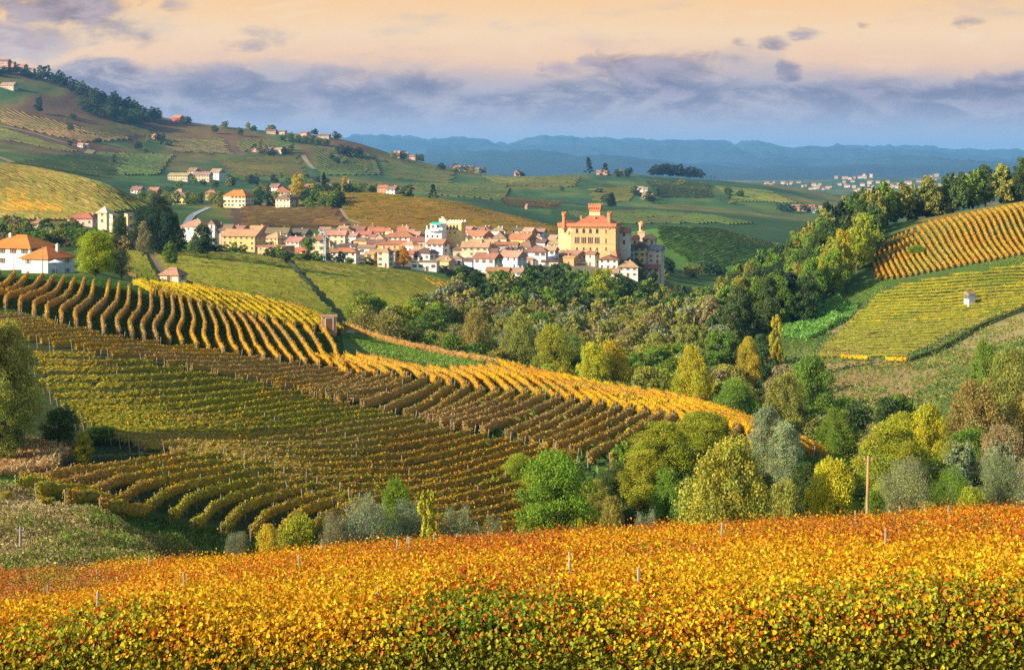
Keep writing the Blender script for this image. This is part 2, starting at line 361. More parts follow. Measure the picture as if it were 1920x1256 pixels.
def pick(pal, wts, n, r, field=None, flat=0):
    """leaf colours: palette indices drawn by weight, shifted by a slow field so colours clump"""
    wts = np.array(wts, float); cum = np.cumsum(wts)/wts.sum()
    q = r.random(n)
    if field is not None: q = np.clip(0.5*q+0.5*(0.5+field), 0, 0.9999)
    i = np.clip(np.searchsorted(cum, q), 0, len(pal)-1)
    c = np.array(pal)[i]*(0.72+0.56*r.random((n, 1)))
    if flat: m = (np.array(pal)*wts[:, None]).sum(0)/wts.sum(); c = c*(1-flat)+m*flat
    return c
def rand_dirs(n, r, up=0.3):
    d = r.normal(size=(n, 3)); d[:, 2] = np.abs(d[:, 2])+up; return d/np.linalg.norm(d, axis=1, keepdims=True)
def leaf_quads(c, s, nrm, r, asp=0.8):
    n = len(c); t = np.cross(nrm, r.normal(size=(n, 3))); t /= np.linalg.norm(t, axis=1, keepdims=True)+1e-9; b = np.cross(nrm, t)
    s = s[:, None]; V = np.stack([c-t*s*.5, c-b*s*.5*asp+nrm*s*.08, c+t*s*.5, c+b*s*.5*asp+nrm*s*.08], 1).reshape(-1, 3)
    return V, np.arange(n*4).reshape(n, 4)
def leaf_fold(c, s, nrm, r):
    """lobed leaf folded along its midrib: two quads of six corners"""
    n = len(c); t = np.cross(nrm, r.normal(size=(n, 3))); t /= np.linalg.norm(t, axis=1, keepdims=True)+1e-9; b = np.cross(nrm, t); s = s[:, None]
    k = (0.05+0.30*r.random((n, 1)))*s
    V = np.stack([c-t*s*.45, c-t*s*.25-b*s*.52+nrm*k, c+t*s*.22-b*s*.40+nrm*k, c+t*s*.58-nrm*k*.5, c+t*s*.22+b*s*.40+nrm*k, c-t*s*.25+b*s*.52+nrm*k], 1).reshape(-1, 3)
    o = np.arange(n)*6
    return V, np.concatenate([np.stack([o, o+1, o+2, o+3], 1), np.stack([o, o+3, o+4, o+5], 1)])
def smoothpath(P, step):
    """Catmull-Rom through the control points, resampled"""
    P = np.asarray(P, float)
    if len(P) > 2:
        Q = np.vstack([2*P[0]-P[1], P, 2*P[-1]-P[-2]]); o = []
        for i in range(1, len(Q)-2):
            t = np.linspace(0, 1, 14, endpoint=False)[:, None]; a, b, c, d = Q[i-1:i+3]
            o.append(0.5*((2*b)+(c-a)*t+(2*a-5*b+4*c-d)*t*t+(3*b-a-3*c+d)*t**3))
        P = np.vstack(o+[P[-1:]])
    L = np.concatenate([[0], np.cumsum(np.linalg.norm(np.diff(P, axis=0), axis=1))]); n = max(2, int(L[-1]/step)+1)
    s = np.linspace(0, L[-1], n)
    return np.stack([np.interp(s, L, P[:, 0]), np.interp(s, L, P[:, 1])], 1), s
def hedge(P, h, wd, leaf, dens, pal, wts, r, step=0.45, low=0.32, fseed=1, green=0, core=1.0, fold=False, gaps=0.0, fscale=9.0):
    """geometry of one trained vine row: a ragged leafy core and leaves over it"""
    Q, s = smoothpath(P, step); n = len(Q); T = np.gradient(Q, axis=0); T /= np.linalg.norm(T, axis=1, keepdims=True)+1e-9; N = np.stack([-T[:, 1], T[:, 0]], 1)
    zg = zt(Q[:, 0], Q[:, 1])
    hv = h*(0.92+0.13*fbm(s/2.3, s*0+fseed, 3, 5)); gapm = fbm(s/3.1, s*0+fseed*3.3, 2, 8) < (-0.75+gaps)
    hv = np.where(gapm, hv*0.75, hv)
    prof = [(-.30, low), (-.50, .62), (-.38, .90), (0, 1.0), (.38, .90), (.50, .62), (.30, low)]
    m = len(prof); V = np.zeros((n, m, 3)); jit = r.normal(size=(n, m))*0.10
    for j, (a, b) in enumerate(prof):
        off = a*wd*core*(0.85+jit[:, j]*1.6)
        V[:, j, 0] = Q[:, 0]+N[:, 0]*off; V[:, j, 1] = Q[:, 1]+N[:, 1]*off; V[:, j, 2] = zg+hv*(b*0.93*(1-(1-core)*.45)+jit[:, (j+3) % m]*0.35*(b > .5))
    V = V.reshape(-1, 3); i, j = np.meshgrid(np.arange(n-1), np.arange(m-1), indexing='ij'); a = (i*m+j).ravel()
    Fc = np.stack([a, a+m, a+m+1, a+1], 1); fl = fbm(Q[:, 0]/fscale, Q[:, 1]/fscale, 3, 77)*1.3
    cc = pick(pal, wts, len(Fc), r, np.repeat(fl[:-1], m-1), .6)
    Vs_ = [V]; Fs = [Fc]; Cs = [cc]; nv = len(V)
    caps = [[0, 1, 5, 6], [1, 2, 4, 5]]; ce = np.array(caps+[[x+(n-1)*m for x in q] for q in caps]); Fs.append(ce); Cs.append(pick(pal, wts, len(ce), r, None, .9))
    nq = int(dens*s[-1])
    if nq:
        q = r.random(nq)*(n-1); en = r.random(nq) < min(.12, 3.0/max(s[-1], 1)); q = np.where(en, np.where(r.random(nq) < .5, 0, n-1.001), q); k = np.clip(q.astype(int), 0, n-2); f = (q-k)[:, None]
        c2 = Q[k]*(1-f)+Q[k+1]*f; zz = zg[k]*(1-f[:, 0])+zg[k+1]*f[:, 0]; hh = hv[k]
        lat = r.normal(size=nq); lat = np.clip(lat, -1.7, 1.7)*wd*0.36; hz = low*.8+(1.0-low*.8)*r.random(nq)**0.75
        lat *= np.where(hz > .85, .8, 1); sp = (r.random(nq) < .08)*r.random(nq)*0.22
        c = np.stack([c2[:, 0]+N[k, 0]*lat, c2[:, 1]+N[k, 1]*lat, zz+hh*(hz+sp)], 1)
        c[:, :2] += T[k]*(en*r.normal(size=nq)*.14)[:, None]; nr = rand_dirs(nq, r, 0.2); nr[:, 0] += N[k, 0]*np.sign(lat)*.8; nr[:, 1] += N[k, 1]*np.sign(lat)*.8; nr /= np.linalg.norm(nr, axis=1, keepdims=True)
        sz = leaf*(0.65+0.7*r.random(nq))
        LV, LF = (leaf_fold if fold else leaf_quads)(c, sz, nr, r)
        lc = pick(pal, wts, nq, r, fl[k]); 
        if green: g_ = r.random(nq) < green*np.clip((.86-hz)*3.2, 0, 1); lc[g_] = np.array(YGR if True else GRN)*(.35+.8*r.random((g_.sum(), 1)))
        if fold: lc = np.concatenate([lc, lc])
        Vs_.append(LV); Fs.append(LF+nv); Cs.append(lc)
    return np.vstack(Vs_), np.vstack(Fs), np.vstack(Cs)
def htop(u, v, h=1.6, y0=60, y1=4000):
    ys = YG[(YG >= y0) & (YG <= y1)]; x = (u-960)/F*ys; vv = HZ-F*(zt(x, ys)+h)/ys
    k = np.where(vv <= v)[0]
    i = k[0] if len(k) else int(np.argmin(vv))
    if i == 0 or not len(k): Y = ys[i]
    else: t = (vv[i-1]-v)/(vv[i-1]-vv[i]+1e-9); Y = ys[i-1]+(ys[i]-ys[i-1])*np.clip(t, 0, 1)
    return np.array([(u-960)/F*Y, Y])
def post_mesh(h=1.9, r=0.05, name='post'):
    a = np.arange(6)*PI/3; V = [(r*math.cos(t)*k, r*math.sin(t)*k, z) for z, k in ((-.3, 1), (h, .9)) for t in a]+[(0, 0, h+.02)]
    Fc = [(i, (i+1) % 6, 6+(i+1) % 6, 6+i) for i in range(6)]+[(6+i, 6+(i+1) % 6, 12) for i in range(6)]
    o = mesh_np(name, V, Fc, M_post, link=False); return o.data
PM = post_mesh(1.8, 0.05); PMf = post_mesh(2.12, 0.035)
ORDW = ['first', 'second', 'third', 'fourth', 'fifth', 'sixth', 'seventh', 'eighth', 'ninth', 'tenth', 'eleventh', 'twelfth', 'thirteenth', 'fourteenth', 'fifteenth', 'sixteenth', 'seventeenth', 'eighteenth', 'nineteenth', 'twentieth']
TENS = {2: 'twenty', 3: 'thirty', 4: 'forty', 5: 'fifty', 6: 'sixty', 7: 'seventy'}
def ordw(i):
    i += 1
    if i <= 20: return ORDW[i-1]
    t, q = divmod(i, 10)
    return TENS[t]+'-'+ORDW[q-1] if q else {3: 'thirtieth', 4: 'fortieth', 5: 'fiftieth', 6: 'sixtieth', 7: 'seventieth'}[t]
NROW = [0]
def vine_row(P, label, group, pal, wts, h=1.75, wd=0.75, leaf=0.24, dens=46, posts=2, mat=None, pm=None, **k):
    """one row of vines: the leaves, and its posts as parts"""
    r = np.random.default_rng(100+NROW[0]); NROW[0] += 1
    V, Fc, C = hedge(P, h, wd, leaf, dens, pal, wts, r, fseed=NROW[0], **k)
    o = bpy.data.objects.new('vine_row', None); COL.objects.link(o); b = np.array([P[0][0], P[0][1], float(zt(P[0][0], P[0][1]))])
    o.location = b; o.empty_display_size = 0.2; tag(o, label, 'vine row', group)
    mesh_np('foliage', V-b, Fc, mat or M_vine, C, parent=o)
    if posts:
        Q, s = smoothpath(P, 0.8); m = max(2, posts)
        ts = np.linspace(0, len(Q)-1, m); ts[1:-1] += r.uniform(-.4, .4, max(0, m-2))*len(Q)/m
        for t in ts.astype(int):
            q = Q[t]; p = bpy.data.objects.new('post', pm or PM); COL.objects.link(p); p.parent = o
            e = 0 if t not in (0, len(Q)-1) else 0.16; d = (Q[0]-Q[1]) if t == 0 else (Q[-1]-Q[-2]); d = d/(np.linalg.norm(d)+1e-9)
            p.location = (q[0]+d[0]*.5*(e > 0)-b[0], q[1]+d[1]*.5*(e > 0)-b[1], float(zt(q[0], q[1]))-b[2]); p.rotation_euler = (r.normal()*.04-d[1]*e, r.normal()*.04+d[0]*e, 0)
    return o
def lerp(a, b, t): return (a[0]+(b[0]-a[0])*t, a[1]+(b[1]-a[1])*t)
def poly(pts, u):
    return float(np.interp(u, [p[0] for p in pts], [p[1] for p in pts]))
# ---- S1: rows running down from the crest of the middle hill
S1b = [(-98, 548), (-70, 552), (-43, 556), (-16, 560), (10, 564), (37, 569), (64, 577), (88, 586), (116, 591), (143, 597), (169, 606), (195, 612), (223, 615), (248, 620), (271, 625), (294, 628), (318, 630), (341, 634), (369, 639), (392, 645), (419, 650), (445, 653), (470, 657), (495, 661), (522, 665), (547, 668), (573, 671), (598, 675), (621, 678), (646, 682)]
S1t = [(-20, 505), (0, 507), (28, 508), (52, 510), (79, 513), (100, 515), (120, 516), (140, 518), (158, 521), (176, 525), (205, 524), (224, 528), (242, 534), (262, 539), (283, 544), (303, 546), (322, 551), (338, 557), (354, 560), (372, 564), (390, 569), (408, 573), (426, 577), (445, 581), (465, 586), (487, 591), (512, 596), (540, 601), (572, 606), (606, 611)]
for i, (b, t) in enumerate(zip(S1b, S1t)):
    m1 = lerp(t, b, 0.38); m2 = lerp(t, b, 0.78); k = 0.10*(1-min(i, 24)/24)
    m1 = (m1[0]+4, m1[1]+3); m2 = (m2[0]-5-10*k*5, m2[1]-4)
    P = [htop(*q, y0=150) for q in (t, m1, m2, b)]
    pal, w = ([YEL, GOLD, BRN, TAN, YGR], [.9, 1.5, 2.2, 3.0, .4]) if i < 17 else ([YEL, GOLD, TAN, BRN, YGR], [1.6, 2.6, 1.6, 1.5, .5])
    vine_row(P, f'{ordw(i)} tan vine row from the left running down from the crest beside the brick hut', 'vine rows running down from the crest of the middle hill', pal, w, wd=0.5, dens=64, leaf=.17)
# ---- S6: bright yellow rows over the crest
ends = [(290, 541), (344, 554), (436, 579), (520, 595), (600, 608), (640, 614)]; starts = [(252, 522), (272, 523), (360, 530), (440, 543), (540, 563), (604, 588)]
for i in range(23):
    t = i/22*5; k = min(int(t), 4); f = t-k; e = lerp(ends[k], ends[k+1], f); s_ = lerp(starts[k], starts[k+1], f); md = lerp(s_, e, .5)
    P = [htop(*q, y0=230, y1=330) for q in (s_, (md[0]+2, md[1]-2), e)]
    vine_row(P, f'{ordw(i)} bright yellow vine row from the left slanting beyond the crest', 'bright yellow vine rows slanting along the crest', [YEL, YGR, GOLD, OLV], [3.5, 1.6, 1.6, .8], wd=0.75)
P = [htop(*q, y0=235, y1=300) for q in ((648, 603), (720, 621), (820, 645), (900, 663), (948, 676))]
vine_row(P, 'long rust brown vine row seen side on along the crest beside the brick hut', 'crest rows', [BRN, TAN, GOLD, DBR], [3, 1.6, .8, 1], posts=20)
# ---- S3: hairpin rows on the nose of the hill
K = [(655, 698), (682, 700), (710, 701), (738, 702), (766, 703), (797, 705), (824, 711), (850, 715), (877, 719), (904, 728), (933, 730), (962, 732), (989, 734), (1018, 738), (1047, 742), (1074, 746), (1101, 748), (1128, 753), (1157, 759), (1184, 763), (1211, 767), (1238, 771), (1264, 774), (1292, 779), (1322, 783), (1352, 790), (1384, 797), (1415, 806), (1446, 816), (1474, 826), (1500, 834), (1526, 843), (1552, 849), (1580, 848)]
A0 = [(655, 590, 660), (710, 628, 664), (766, 672, 659), (797, 700, 664), (824, 722, 671), (850, 766, 679), (906, 850, 685), (1000, 905, 682), (1047, 931, 671), (1101, 973, 681), (1211, 1068, 703), (1290, 1134, 714), (1405, 1240, 731), (1497, 1330, 752), (1550, 1420, 780), (1600, 1500, 808)]
A2 = [(655, 570, 729), (710, 600, 733), (766, 633, 738), (807, 695, 753), (832, 726, 761), (850, 760, 766), (877, 790, 774), (962, 828, 784), (1035, 885, 793), (1074, 952, 804), (1101, 977, 812), (1184, 1043, 829), (1211, 1072, 835), (1238, 1105, 846), (1268, 1155, 856), (1352, 1300, 845), (1600, 1560, 868)]
def tab(A, u, c): return float(np.interp(u, [a[0] for a in A], [a[c] for a in A]))
for i, k in enumerate(K):
    p0 = (tab(A0, k[0], 1), tab(A0, k[0], 2)); p2 = (tab(A2, k[0], 1), tab(A2, k[0], 2)); kk = (k[0]-6, k[1]-6); m0 = lerp(p0, kk, .55); m0 = (m0[0]+8, m0[1]-3); m2 = lerp(k, p2, .5); m2 = (m2[0], m2[1]+3)
    P = [htop(*q, y0=150, y1=300) for q in (p0, m0, kk)]; P2 = [htop(*q, y0=140, y1=300) for q in (k, m2, p2)]
    vine_row(P, f'{ordw(i)} golden vine row from the left on the rounded nose of the hill', 'golden vine rows curving over the nose of the hill', [YEL, GOLD, ORA, TAN, YGR], [2.6, 3, .6, 1.4, .9], wd=0.66, dens=70, leaf=.2)
    if i < 30: vine_row(P2, f'{ordw(i)} dark brown vine row from the left below the golden rows', 'dark brown vine rows on the near flank of the nose', [BRN, TAN, OLV, GOLD, YGR], [1.0, 3.2, 1.6, 1.6, .6], wd=0.62, dens=60, leaf=.2)
def block(ref, polyg, gap, y0, y1, offs, labelf, group, palf, hh=1.6, minlen=8, **k):
    """parallel rows: one traced row repeated across the slope at the row spacing, cut to the plot"""
    Pr = [htop(*q, y0=y0, y1=y1) for q in ref]; a = np.array(Pr); d0 = a[0]-a[1]; d1 = a[-1]-a[-2]; a = np.vstack([a[0]+d0/np.linalg.norm(d0)*60, a, a[-1]+d1/np.linalg.norm(d1)*60]); Q, s = smoothpath(a, 1.5)
    dm = a[-1]-a[0]; dm /= np.linalg.norm(dm); nn = np.array([-dm[1], dm[0]]); nn = nn*np.sign(nn[1]); rows = []
    for j in range(offs[0], offs[1]):
        q = Q+nn*gap*j; z = zt(q[:, 0], q[:, 1])+hh*.8; u = 960+F*q[:, 0]/q[:, 1]; v = HZ-F*z/q[:, 1]; ok = inpoly(u, v, polyg) & (q[:, 1] > y0) & (q[:, 1] < y1)
        if not ok.any(): continue
        e = np.flatnonzero(np.diff(np.concatenate([[0], ok.astype(int), [0]]))); runs = sorted([(e[i+1]-e[i], e[i], e[i+1]) for i in range(0, len(e), 2)])[::-1]
        L, a0, a1 = runs[0]
        if L*1.5 < minlen: continue
        rows.append(q[a0:a1])
    rows = rows[::-1]
    for i, q in enumerate(rows):
        idx = np.unique(np.linspace(0, len(q)-1, max(3, len(q)//6)).astype(int)); pal, w = palf(i, len(rows)); vine_row(q[idx], labelf(i), group, pal, w, **k)
    return len(rows)
n2 = block([(330, 694), (450, 690), (640, 674)], [(-80, 572), (40, 586), (120, 606), (200, 624), (300, 640), (400, 652), (500, 668), (600, 684), (700, 694), (775, 706), (700, 752), (600, 736), (450, 706), (320, 678), (215, 662), (95, 640), (-80, 612)], 2.5, 150, 262, (-30, 40),
      lambda i: f'{ordw(i)} brown vine row from the top lying level below the tan rows', 'brown vine rows lying level across the slope', lambda i, n: ([BRN, TAN, OLV, GOLD, YGR], [.8, 3.2, 1.4, 2.2, .9]), wd=.46, h=1.55, low=.46, dens=64, leaf=.18)
n4 = block([(170, 800), (400, 800), (600, 785), (770, 766), (1000, 732)], [(35, 628), (95, 643), (215, 666), (300, 680), (470, 712), (600, 742), (790, 782), (900, 808), (977, 820), (1043, 838), (1085, 848), (1085, 995), (720, 985), (640, 950), (560, 918), (500, 894), (440, 870), (300, 840), (235, 822), (165, 800), (100, 752), (62, 705), (45, 650)], 2.65, 118, 240, (-40, 50),
      lambda i: f'{ordw(i)} vine row from the top of the wide green brown block', 'long vine rows of the wide block on the near slope', lambda i, n: (([YGR, YEL, OLV, GRN, GOLD, TAN], [2.6, .9, 1.8, .8, .8, 1.4]) if i < n*.42 else ([TAN, YGR, BRN, GOLD, OLV], [2.2, 1.8, 1.2, 2.0, 1.4])), posts=3, dens=70, leaf=.18, wd=.48, h=1.6, low=.5)
n5 = block([(124, 918), (300, 890), (560, 850)], [(36, 884), (330, 840), (430, 852), (500, 868), (560, 890), (630, 912), (700, 942), (720, 992), (560, 1012), (455, 990), (370, 982), (345, 968), (300, 956), (222, 952), (190, 940), (125, 926), (75, 920), (34, 910)], 2.35, 100, 165, (-20, 20),
      lambda i: f'{ordw(i)} vine row from the top in the small lower left plot', 'vine rows of the small plot at lower left', lambda i, n: ([YGR, YEL, OLV, GOLD, TAN, BRN], [1.5, .6, 1.6, 1.3, 1.3, 1.5]), posts=5, dens=95, leaf=.17, wd=.6, h=1.7, low=.44)
n6 = block([(1530, 640), (1700, 634), (1960, 618)], [(1522, 668), (1560, 625), (1612, 580), (1640, 550), (1690, 530), (1800, 510), (1980, 482), (1980, 548), (1850, 598), (1700, 664)], 3.3, 330, 560, (-30, 60),
      lambda i: f'{ordw(i)} level vine row from the top around the white hut', 'level vine rows of the yellow green right hill field', lambda i, n: (([YGR, YEL, OLV, GRN], [3.2, .8, 1.8, 1.4]) if i < n*.55 else ([YGR, OLV, TAN, GRN], [2.4, 2.4, .8, 1])), wd=.6, h=1.5, low=.45, leaf=.3, dens=26, step=1.2, posts=2)
print('rows', n2, n4, n5, n6)
# ---- right hill: steep orange rows
Bt = [(1648, 519), (1700, 512), (1760, 500), (1840, 485), (1930, 468), (2000, 452)]; Tt = [(1640, 468), (1665, 445), (1740, 412), (1830, 392), (1930, 374), (2000, 364)]
for i in range(30):
    t = i/29; u = 1650+t*330; b = (u, poly(Bt, u)); u2 = u-55*min(1, .35+t*2); tt = (u2, poly(Tt, u2)+2)
    P = [htop(*q, y0=400, y1=640) for q in (b, lerp(b, tt, .5), tt)]
    vine_row(P, f'{ordw(i)} orange vine row from the left climbing the right hill', 'orange vine rows climbing the right hill', [GOLD, ORA, YEL, TAN, YGR], [2.6, .9, 1.9, 1.4, 1.2], wd=0.75, leaf=.32, dens=34, step=1.2, posts=2, h=1.6)
# ---- foreground: orange rows at our feet
for i in range(17):
    Y0 = 25.2+i*2.35; uL, uR = -460, 2380; r0 = [np.array([(u-960)/F*(Y0+(960-u)/960*0.25), Y0+(960-u)/960*0.25]) for u in (uL, 500, 1400, uR)]
    near = i < 4
    pal, w = [GOLD, YEL, ORA, RED, BRN, YGR], [3.0, 1.7, 3.2, .6, 1.3, .4]
    if i < 1: pal, w = [GOLD, YEL, ORA, RED, YGR, GRN], [2.2, 2.6, 1.0, .3, 2.6, 1.2]
    elif i < 6: w = [3.2, 2.8, 2.2, .5, .8, .5]
    elif i > 9: w = [2.6, 1.1, 2.6, .35, 2.4, .3]
    vine_row(r0, f'{ordw(i)} orange gold vine row from the front of the near field', 'orange vine rows of the near field', pal, w, h=1.95, wd=1.5, leaf=[.066, .068, .07, .074][min(i, 3)] if near else .08, dens=[6200, 4000, 2800, 2200][i] if near else 1350, step=0.3, low=0.2, core=.72, posts=(0, 3, 4, 0, 3, 2, 4, 3, 0, 4, 3, 5, 3, 4, 3, 5, 4)[i], green=(.9, .5)[i] if i < 2 else 0, fold=near, pm=PMf, fscale=4.0)
# ---- distant vineyards, too many rows to tell apart
def vineyard(name, label, polyg, y0, y1, dirv, gap, pal, wts, leaf=.55, per=1.4, h=1.7, wd=1.0, step=4.0, skip=None, seed=5, big=.5):
    """rows in direction dirv over the ground seen inside the outline"""
    r = np.random.default_rng(seed); us = [p[0] for p in polyg]
    pts = np.array([hit(u, v, y0, y1)[:2] for u, v in polyg]); d = np.array(dirv, float); d /= np.linalg.norm(d); nn = np.array([-d[1], d[0]])
    a = pts@nn; b = pts@d; Vv = []; Ff = []; Cc = []; nv = 0
    for off in np.arange(a.min()-20, a.max()+20, gap):
        s = np.arange(b.min()-20, b.max()+20, step); q = d*s[:, None]+nn*off
        z = zt(q[:, 0], q[:, 1]); uu_ = 960+F*q[:, 0]/q[:, 1]; vv_ = HZ-F*z/q[:, 1]
        ok = inpoly(uu_, vv_, polyg) & (q[:, 1] > y0) & (q[:, 1] < y1)
        if skip is not None: ok &= ~skip(uu_, vv_)
        k = np.where(ok[:-1] & ok[1:])[0]
        if not len(k): continue
        J = r.normal(size=(len(s), 3))*np.array([.12, .12, .16]); n3 = np.array([nn[0], nn[1], 0])
        B = np.stack([q[:, 0], q[:, 1], z], 1)+J
        cs = [B-n3*wd*.45+[0, 0, .45], B-n3*wd*.4+[0, 0, h*.85], B+[0, 0, h], B+n3*wd*.4+[0, 0, h*.85], B+n3*wd*.45+[0, 0, .45]]
        S = np.stack(cs, 1).reshape(-1, 3); f = fbm(q[:, 0]/40, q[:, 1]/40, 3, 91); bigv = 1+big*fbm(q[:, 0]/90, q[:, 1]/140, 4, 92+seed)
        for j in range(4):
            o = k*5+j; Ff.append(np.stack([o, o+5, o+6, o+1], 1)+nv); Cc.append(pick(pal, wts, len(k), r, f[k]*1.6, .35)*bigv[k][:, None])
        Vv.append(S); nv += len(S)
        nq = int(per*len(k)*step)
        if nq:
            kk = k[r.integers(0, len(k), nq)]; t = r.random((nq, 1)); c = B[kk]*(1-t)+B[kk+1]*t
            c = c+n3*(r.normal(size=(nq, 1))*wd*.4)+np.stack([np.zeros(nq), np.zeros(nq), .5+r.random(nq)*(h-.3)], 1)
            LV, LF = leaf_quads(c, leaf*(.6+.8*r.random(nq)), rand_dirs(nq, r), r); Ff.append(LF+nv); Vv.append(LV); nv += len(LV); Cc.append(pick(pal, wts, nq, r, f[kk], .35)*bigv[kk][:, None])
    o = mesh_np(name, np.vstack(Vv), np.vstack(Ff), M_vine, np.vstack(Cc)); tag(o, label, 'vineyard', None, 'stuff'); return o
pathE = lambda u, v: (np.abs(u-(528+(v-480)*.95)) < 7) | (np.abs(u-(278+(v-475)*.55)) < 9)
vineyard('vineyard', 'broad yellow green vineyard on the slope below the village', [(236, 474), (440, 480), (560, 490), (700, 505), (800, 520), (900, 545), (880, 585), (760, 606), (660, 604), (600, 600), (480, 570), (380, 545), (236, 522)], 310, 760, (1, -.10), 4.3, [tuple(c*.8 for c in YGR), OLV, GRN, TAN], [3, 2.8, 2, .6], leaf=.42, per=4.0, wd=.8, step=2.5, skip=pathE, seed=11)
vineyard('vineyard', 'orange vineyard covering the low hill behind the village', [(600, 362), (700, 358), (870, 380), (1060, 430), (1000, 446), (700, 452), (645, 405)], 880, 1230, (1, .25), 3.6, [TAN, GOLD, OLV, YGR, ORA], [2, 1.6, 2.6, 1, .7], step=6, per=.8, leaf=.8, seed=12)
vineyard('vineyard', 'orange and green vineyard on the shoulder at far left', [(-60, 300), (0, 304), (130, 322), (262, 366), (320, 392), (270, 396), (120, 415), (-60, 415)], 760, 1010, (.8, -.6), 3.2, [GOLD, OLV, TAN, GRN], [.9, 3.2, 1.2, 1.6], step=5, per=.8, leaf=.7, seed=13)
vineyard('vineyard', 'dark brown vineyard strip below the upper houses', [(450, 390), (630, 390), (655, 426), (450, 428)], 860, 1180, (1, .0), 3.6, [BRN, DBR, OLV], [2, 2, 1], step=6, per=.6, leaf=.7, seed=14)
vineyard('vineyard', 'bright green vineyard on the hill right of the castle', [(1232, 426), (1340, 430), (1455, 460), (1420, 500), (1300, 500), (1235, 460)], 960, 1230, (.5, .8), 4.0, [GRN, YGR, OLV], [3, 1.5, .8], step=6, per=.6, leaf=.8, seed=15)

plots = [([(0, 240), (150, 285), (60, 305), (-40, 290), (-40, 235)], [YGR, OLV, GRN], 1900), ([(0, 200), (120, 232), (260, 262), (160, 270), (0, 232)], [TAN, BRN, OLV], 2000),
 ([(20, 305), (150, 288), (250, 300), (210, 340), (120, 340)], [GRN, GRN, OLV], 1500), ([(180, 286), (330, 290), (300, 330), (225, 330)], [GRN, GRN, OLV], 1600),
 ([(130, 238), (260, 232), (300, 256), (200, 262)], [GRN, OLV, BRN], 2000), ([(290, 262), (420, 258), (440, 290), (320, 286)], [OLV, TAN, GRN], 1900), ([(440, 262), (560, 262), (540, 282), (450, 286)], [GRN, OLV], 2000),
 ([(400, 300), (560, 290), (580, 330), (440, 332)], [OLV, YGR, BRN], 1600), ([(580, 275), (700, 290), (720, 330), (600, 330)], [GRN, GRN, OLV], 1700), ([(720, 300), (860, 318), (850, 345), (730, 335)], [GRN, OLV], 1700),
 ([(760, 345), (960, 345), (950, 378), (800, 365)], [GRN, OLV, GRN], 1400), ([(900, 330), (1090, 332), (1080, 352), (940, 350)], [OLV, GRN, YGR], 2000), ([(1100, 355), (1200, 350), (1190, 378), (1110, 380)], [YGR, OLV], 1700),
 ([(1210, 340), (1330, 345), (1340, 372), (1230, 372)], [YGR, GRN, OLV], 1800), ([(1340, 350), (1440, 358), (1500, 382), (1380, 380)], [GRN, YGR], 1800), ([(1060, 398), (1200, 396), (1330, 404), (1440, 424), (1260, 420), (1100, 425)], [GRN, GRN, DBR], 1240), ([(930, 370), (1060, 380), (1040, 392), (950, 388)], [BRN, OLV], 1400)]
pw = ['left edge of the far hill', 'brown upper part of the far hill', 'fork of the far hill path', 'slope right of the far hill path', 'top of the far hill', 'slope under the red farmhouse', 'middle of the long ridge', 'slope above the villas', 'slope above the golden trees', 'slope left of the mountains', 'slope behind the orange hill', 'ridge above the castle', 'slope under the two dark cypresses', 'slope under the dark grove', 'slope beside the cellar buildings', 'dark slope right behind the castle', 'brown patch left of the castle tower']
for i, (pg, pal, y0) in enumerate(plots):
    a = random.uniform(-1.2, 1.2)
    vineyard('vineyard', 'distant striped vineyard plot on the '+pw[i], pg, y0, 3200, (math.cos(a), math.sin(a)), 7.5, [tuple(c*.62+.01 for c in q) for q in pal+[OLV]], [3, 2, 1.4, 1][:len(pal)+1], leaf=2.2, per=.12, h=2.0, wd=3.2, step=12, seed=30+i)

for i in range(13):
    a = (798+i*13.0, 521+i*2.3); b = (a[0]+20, a[1]+13); P = [htop(*q, y0=500, y1=760) for q in (a, lerp(a, b, .5), b)]
    vine_row(P, f'{ordw(i)} short bright yellow vine row from the left at the village foot', 'short yellow vine rows at the village foot', [YEL, GOLD, ORA], [3, 2, .6], wd=1.0, leaf=.4, dens=24, step=1.2, posts=0, h=1.9)
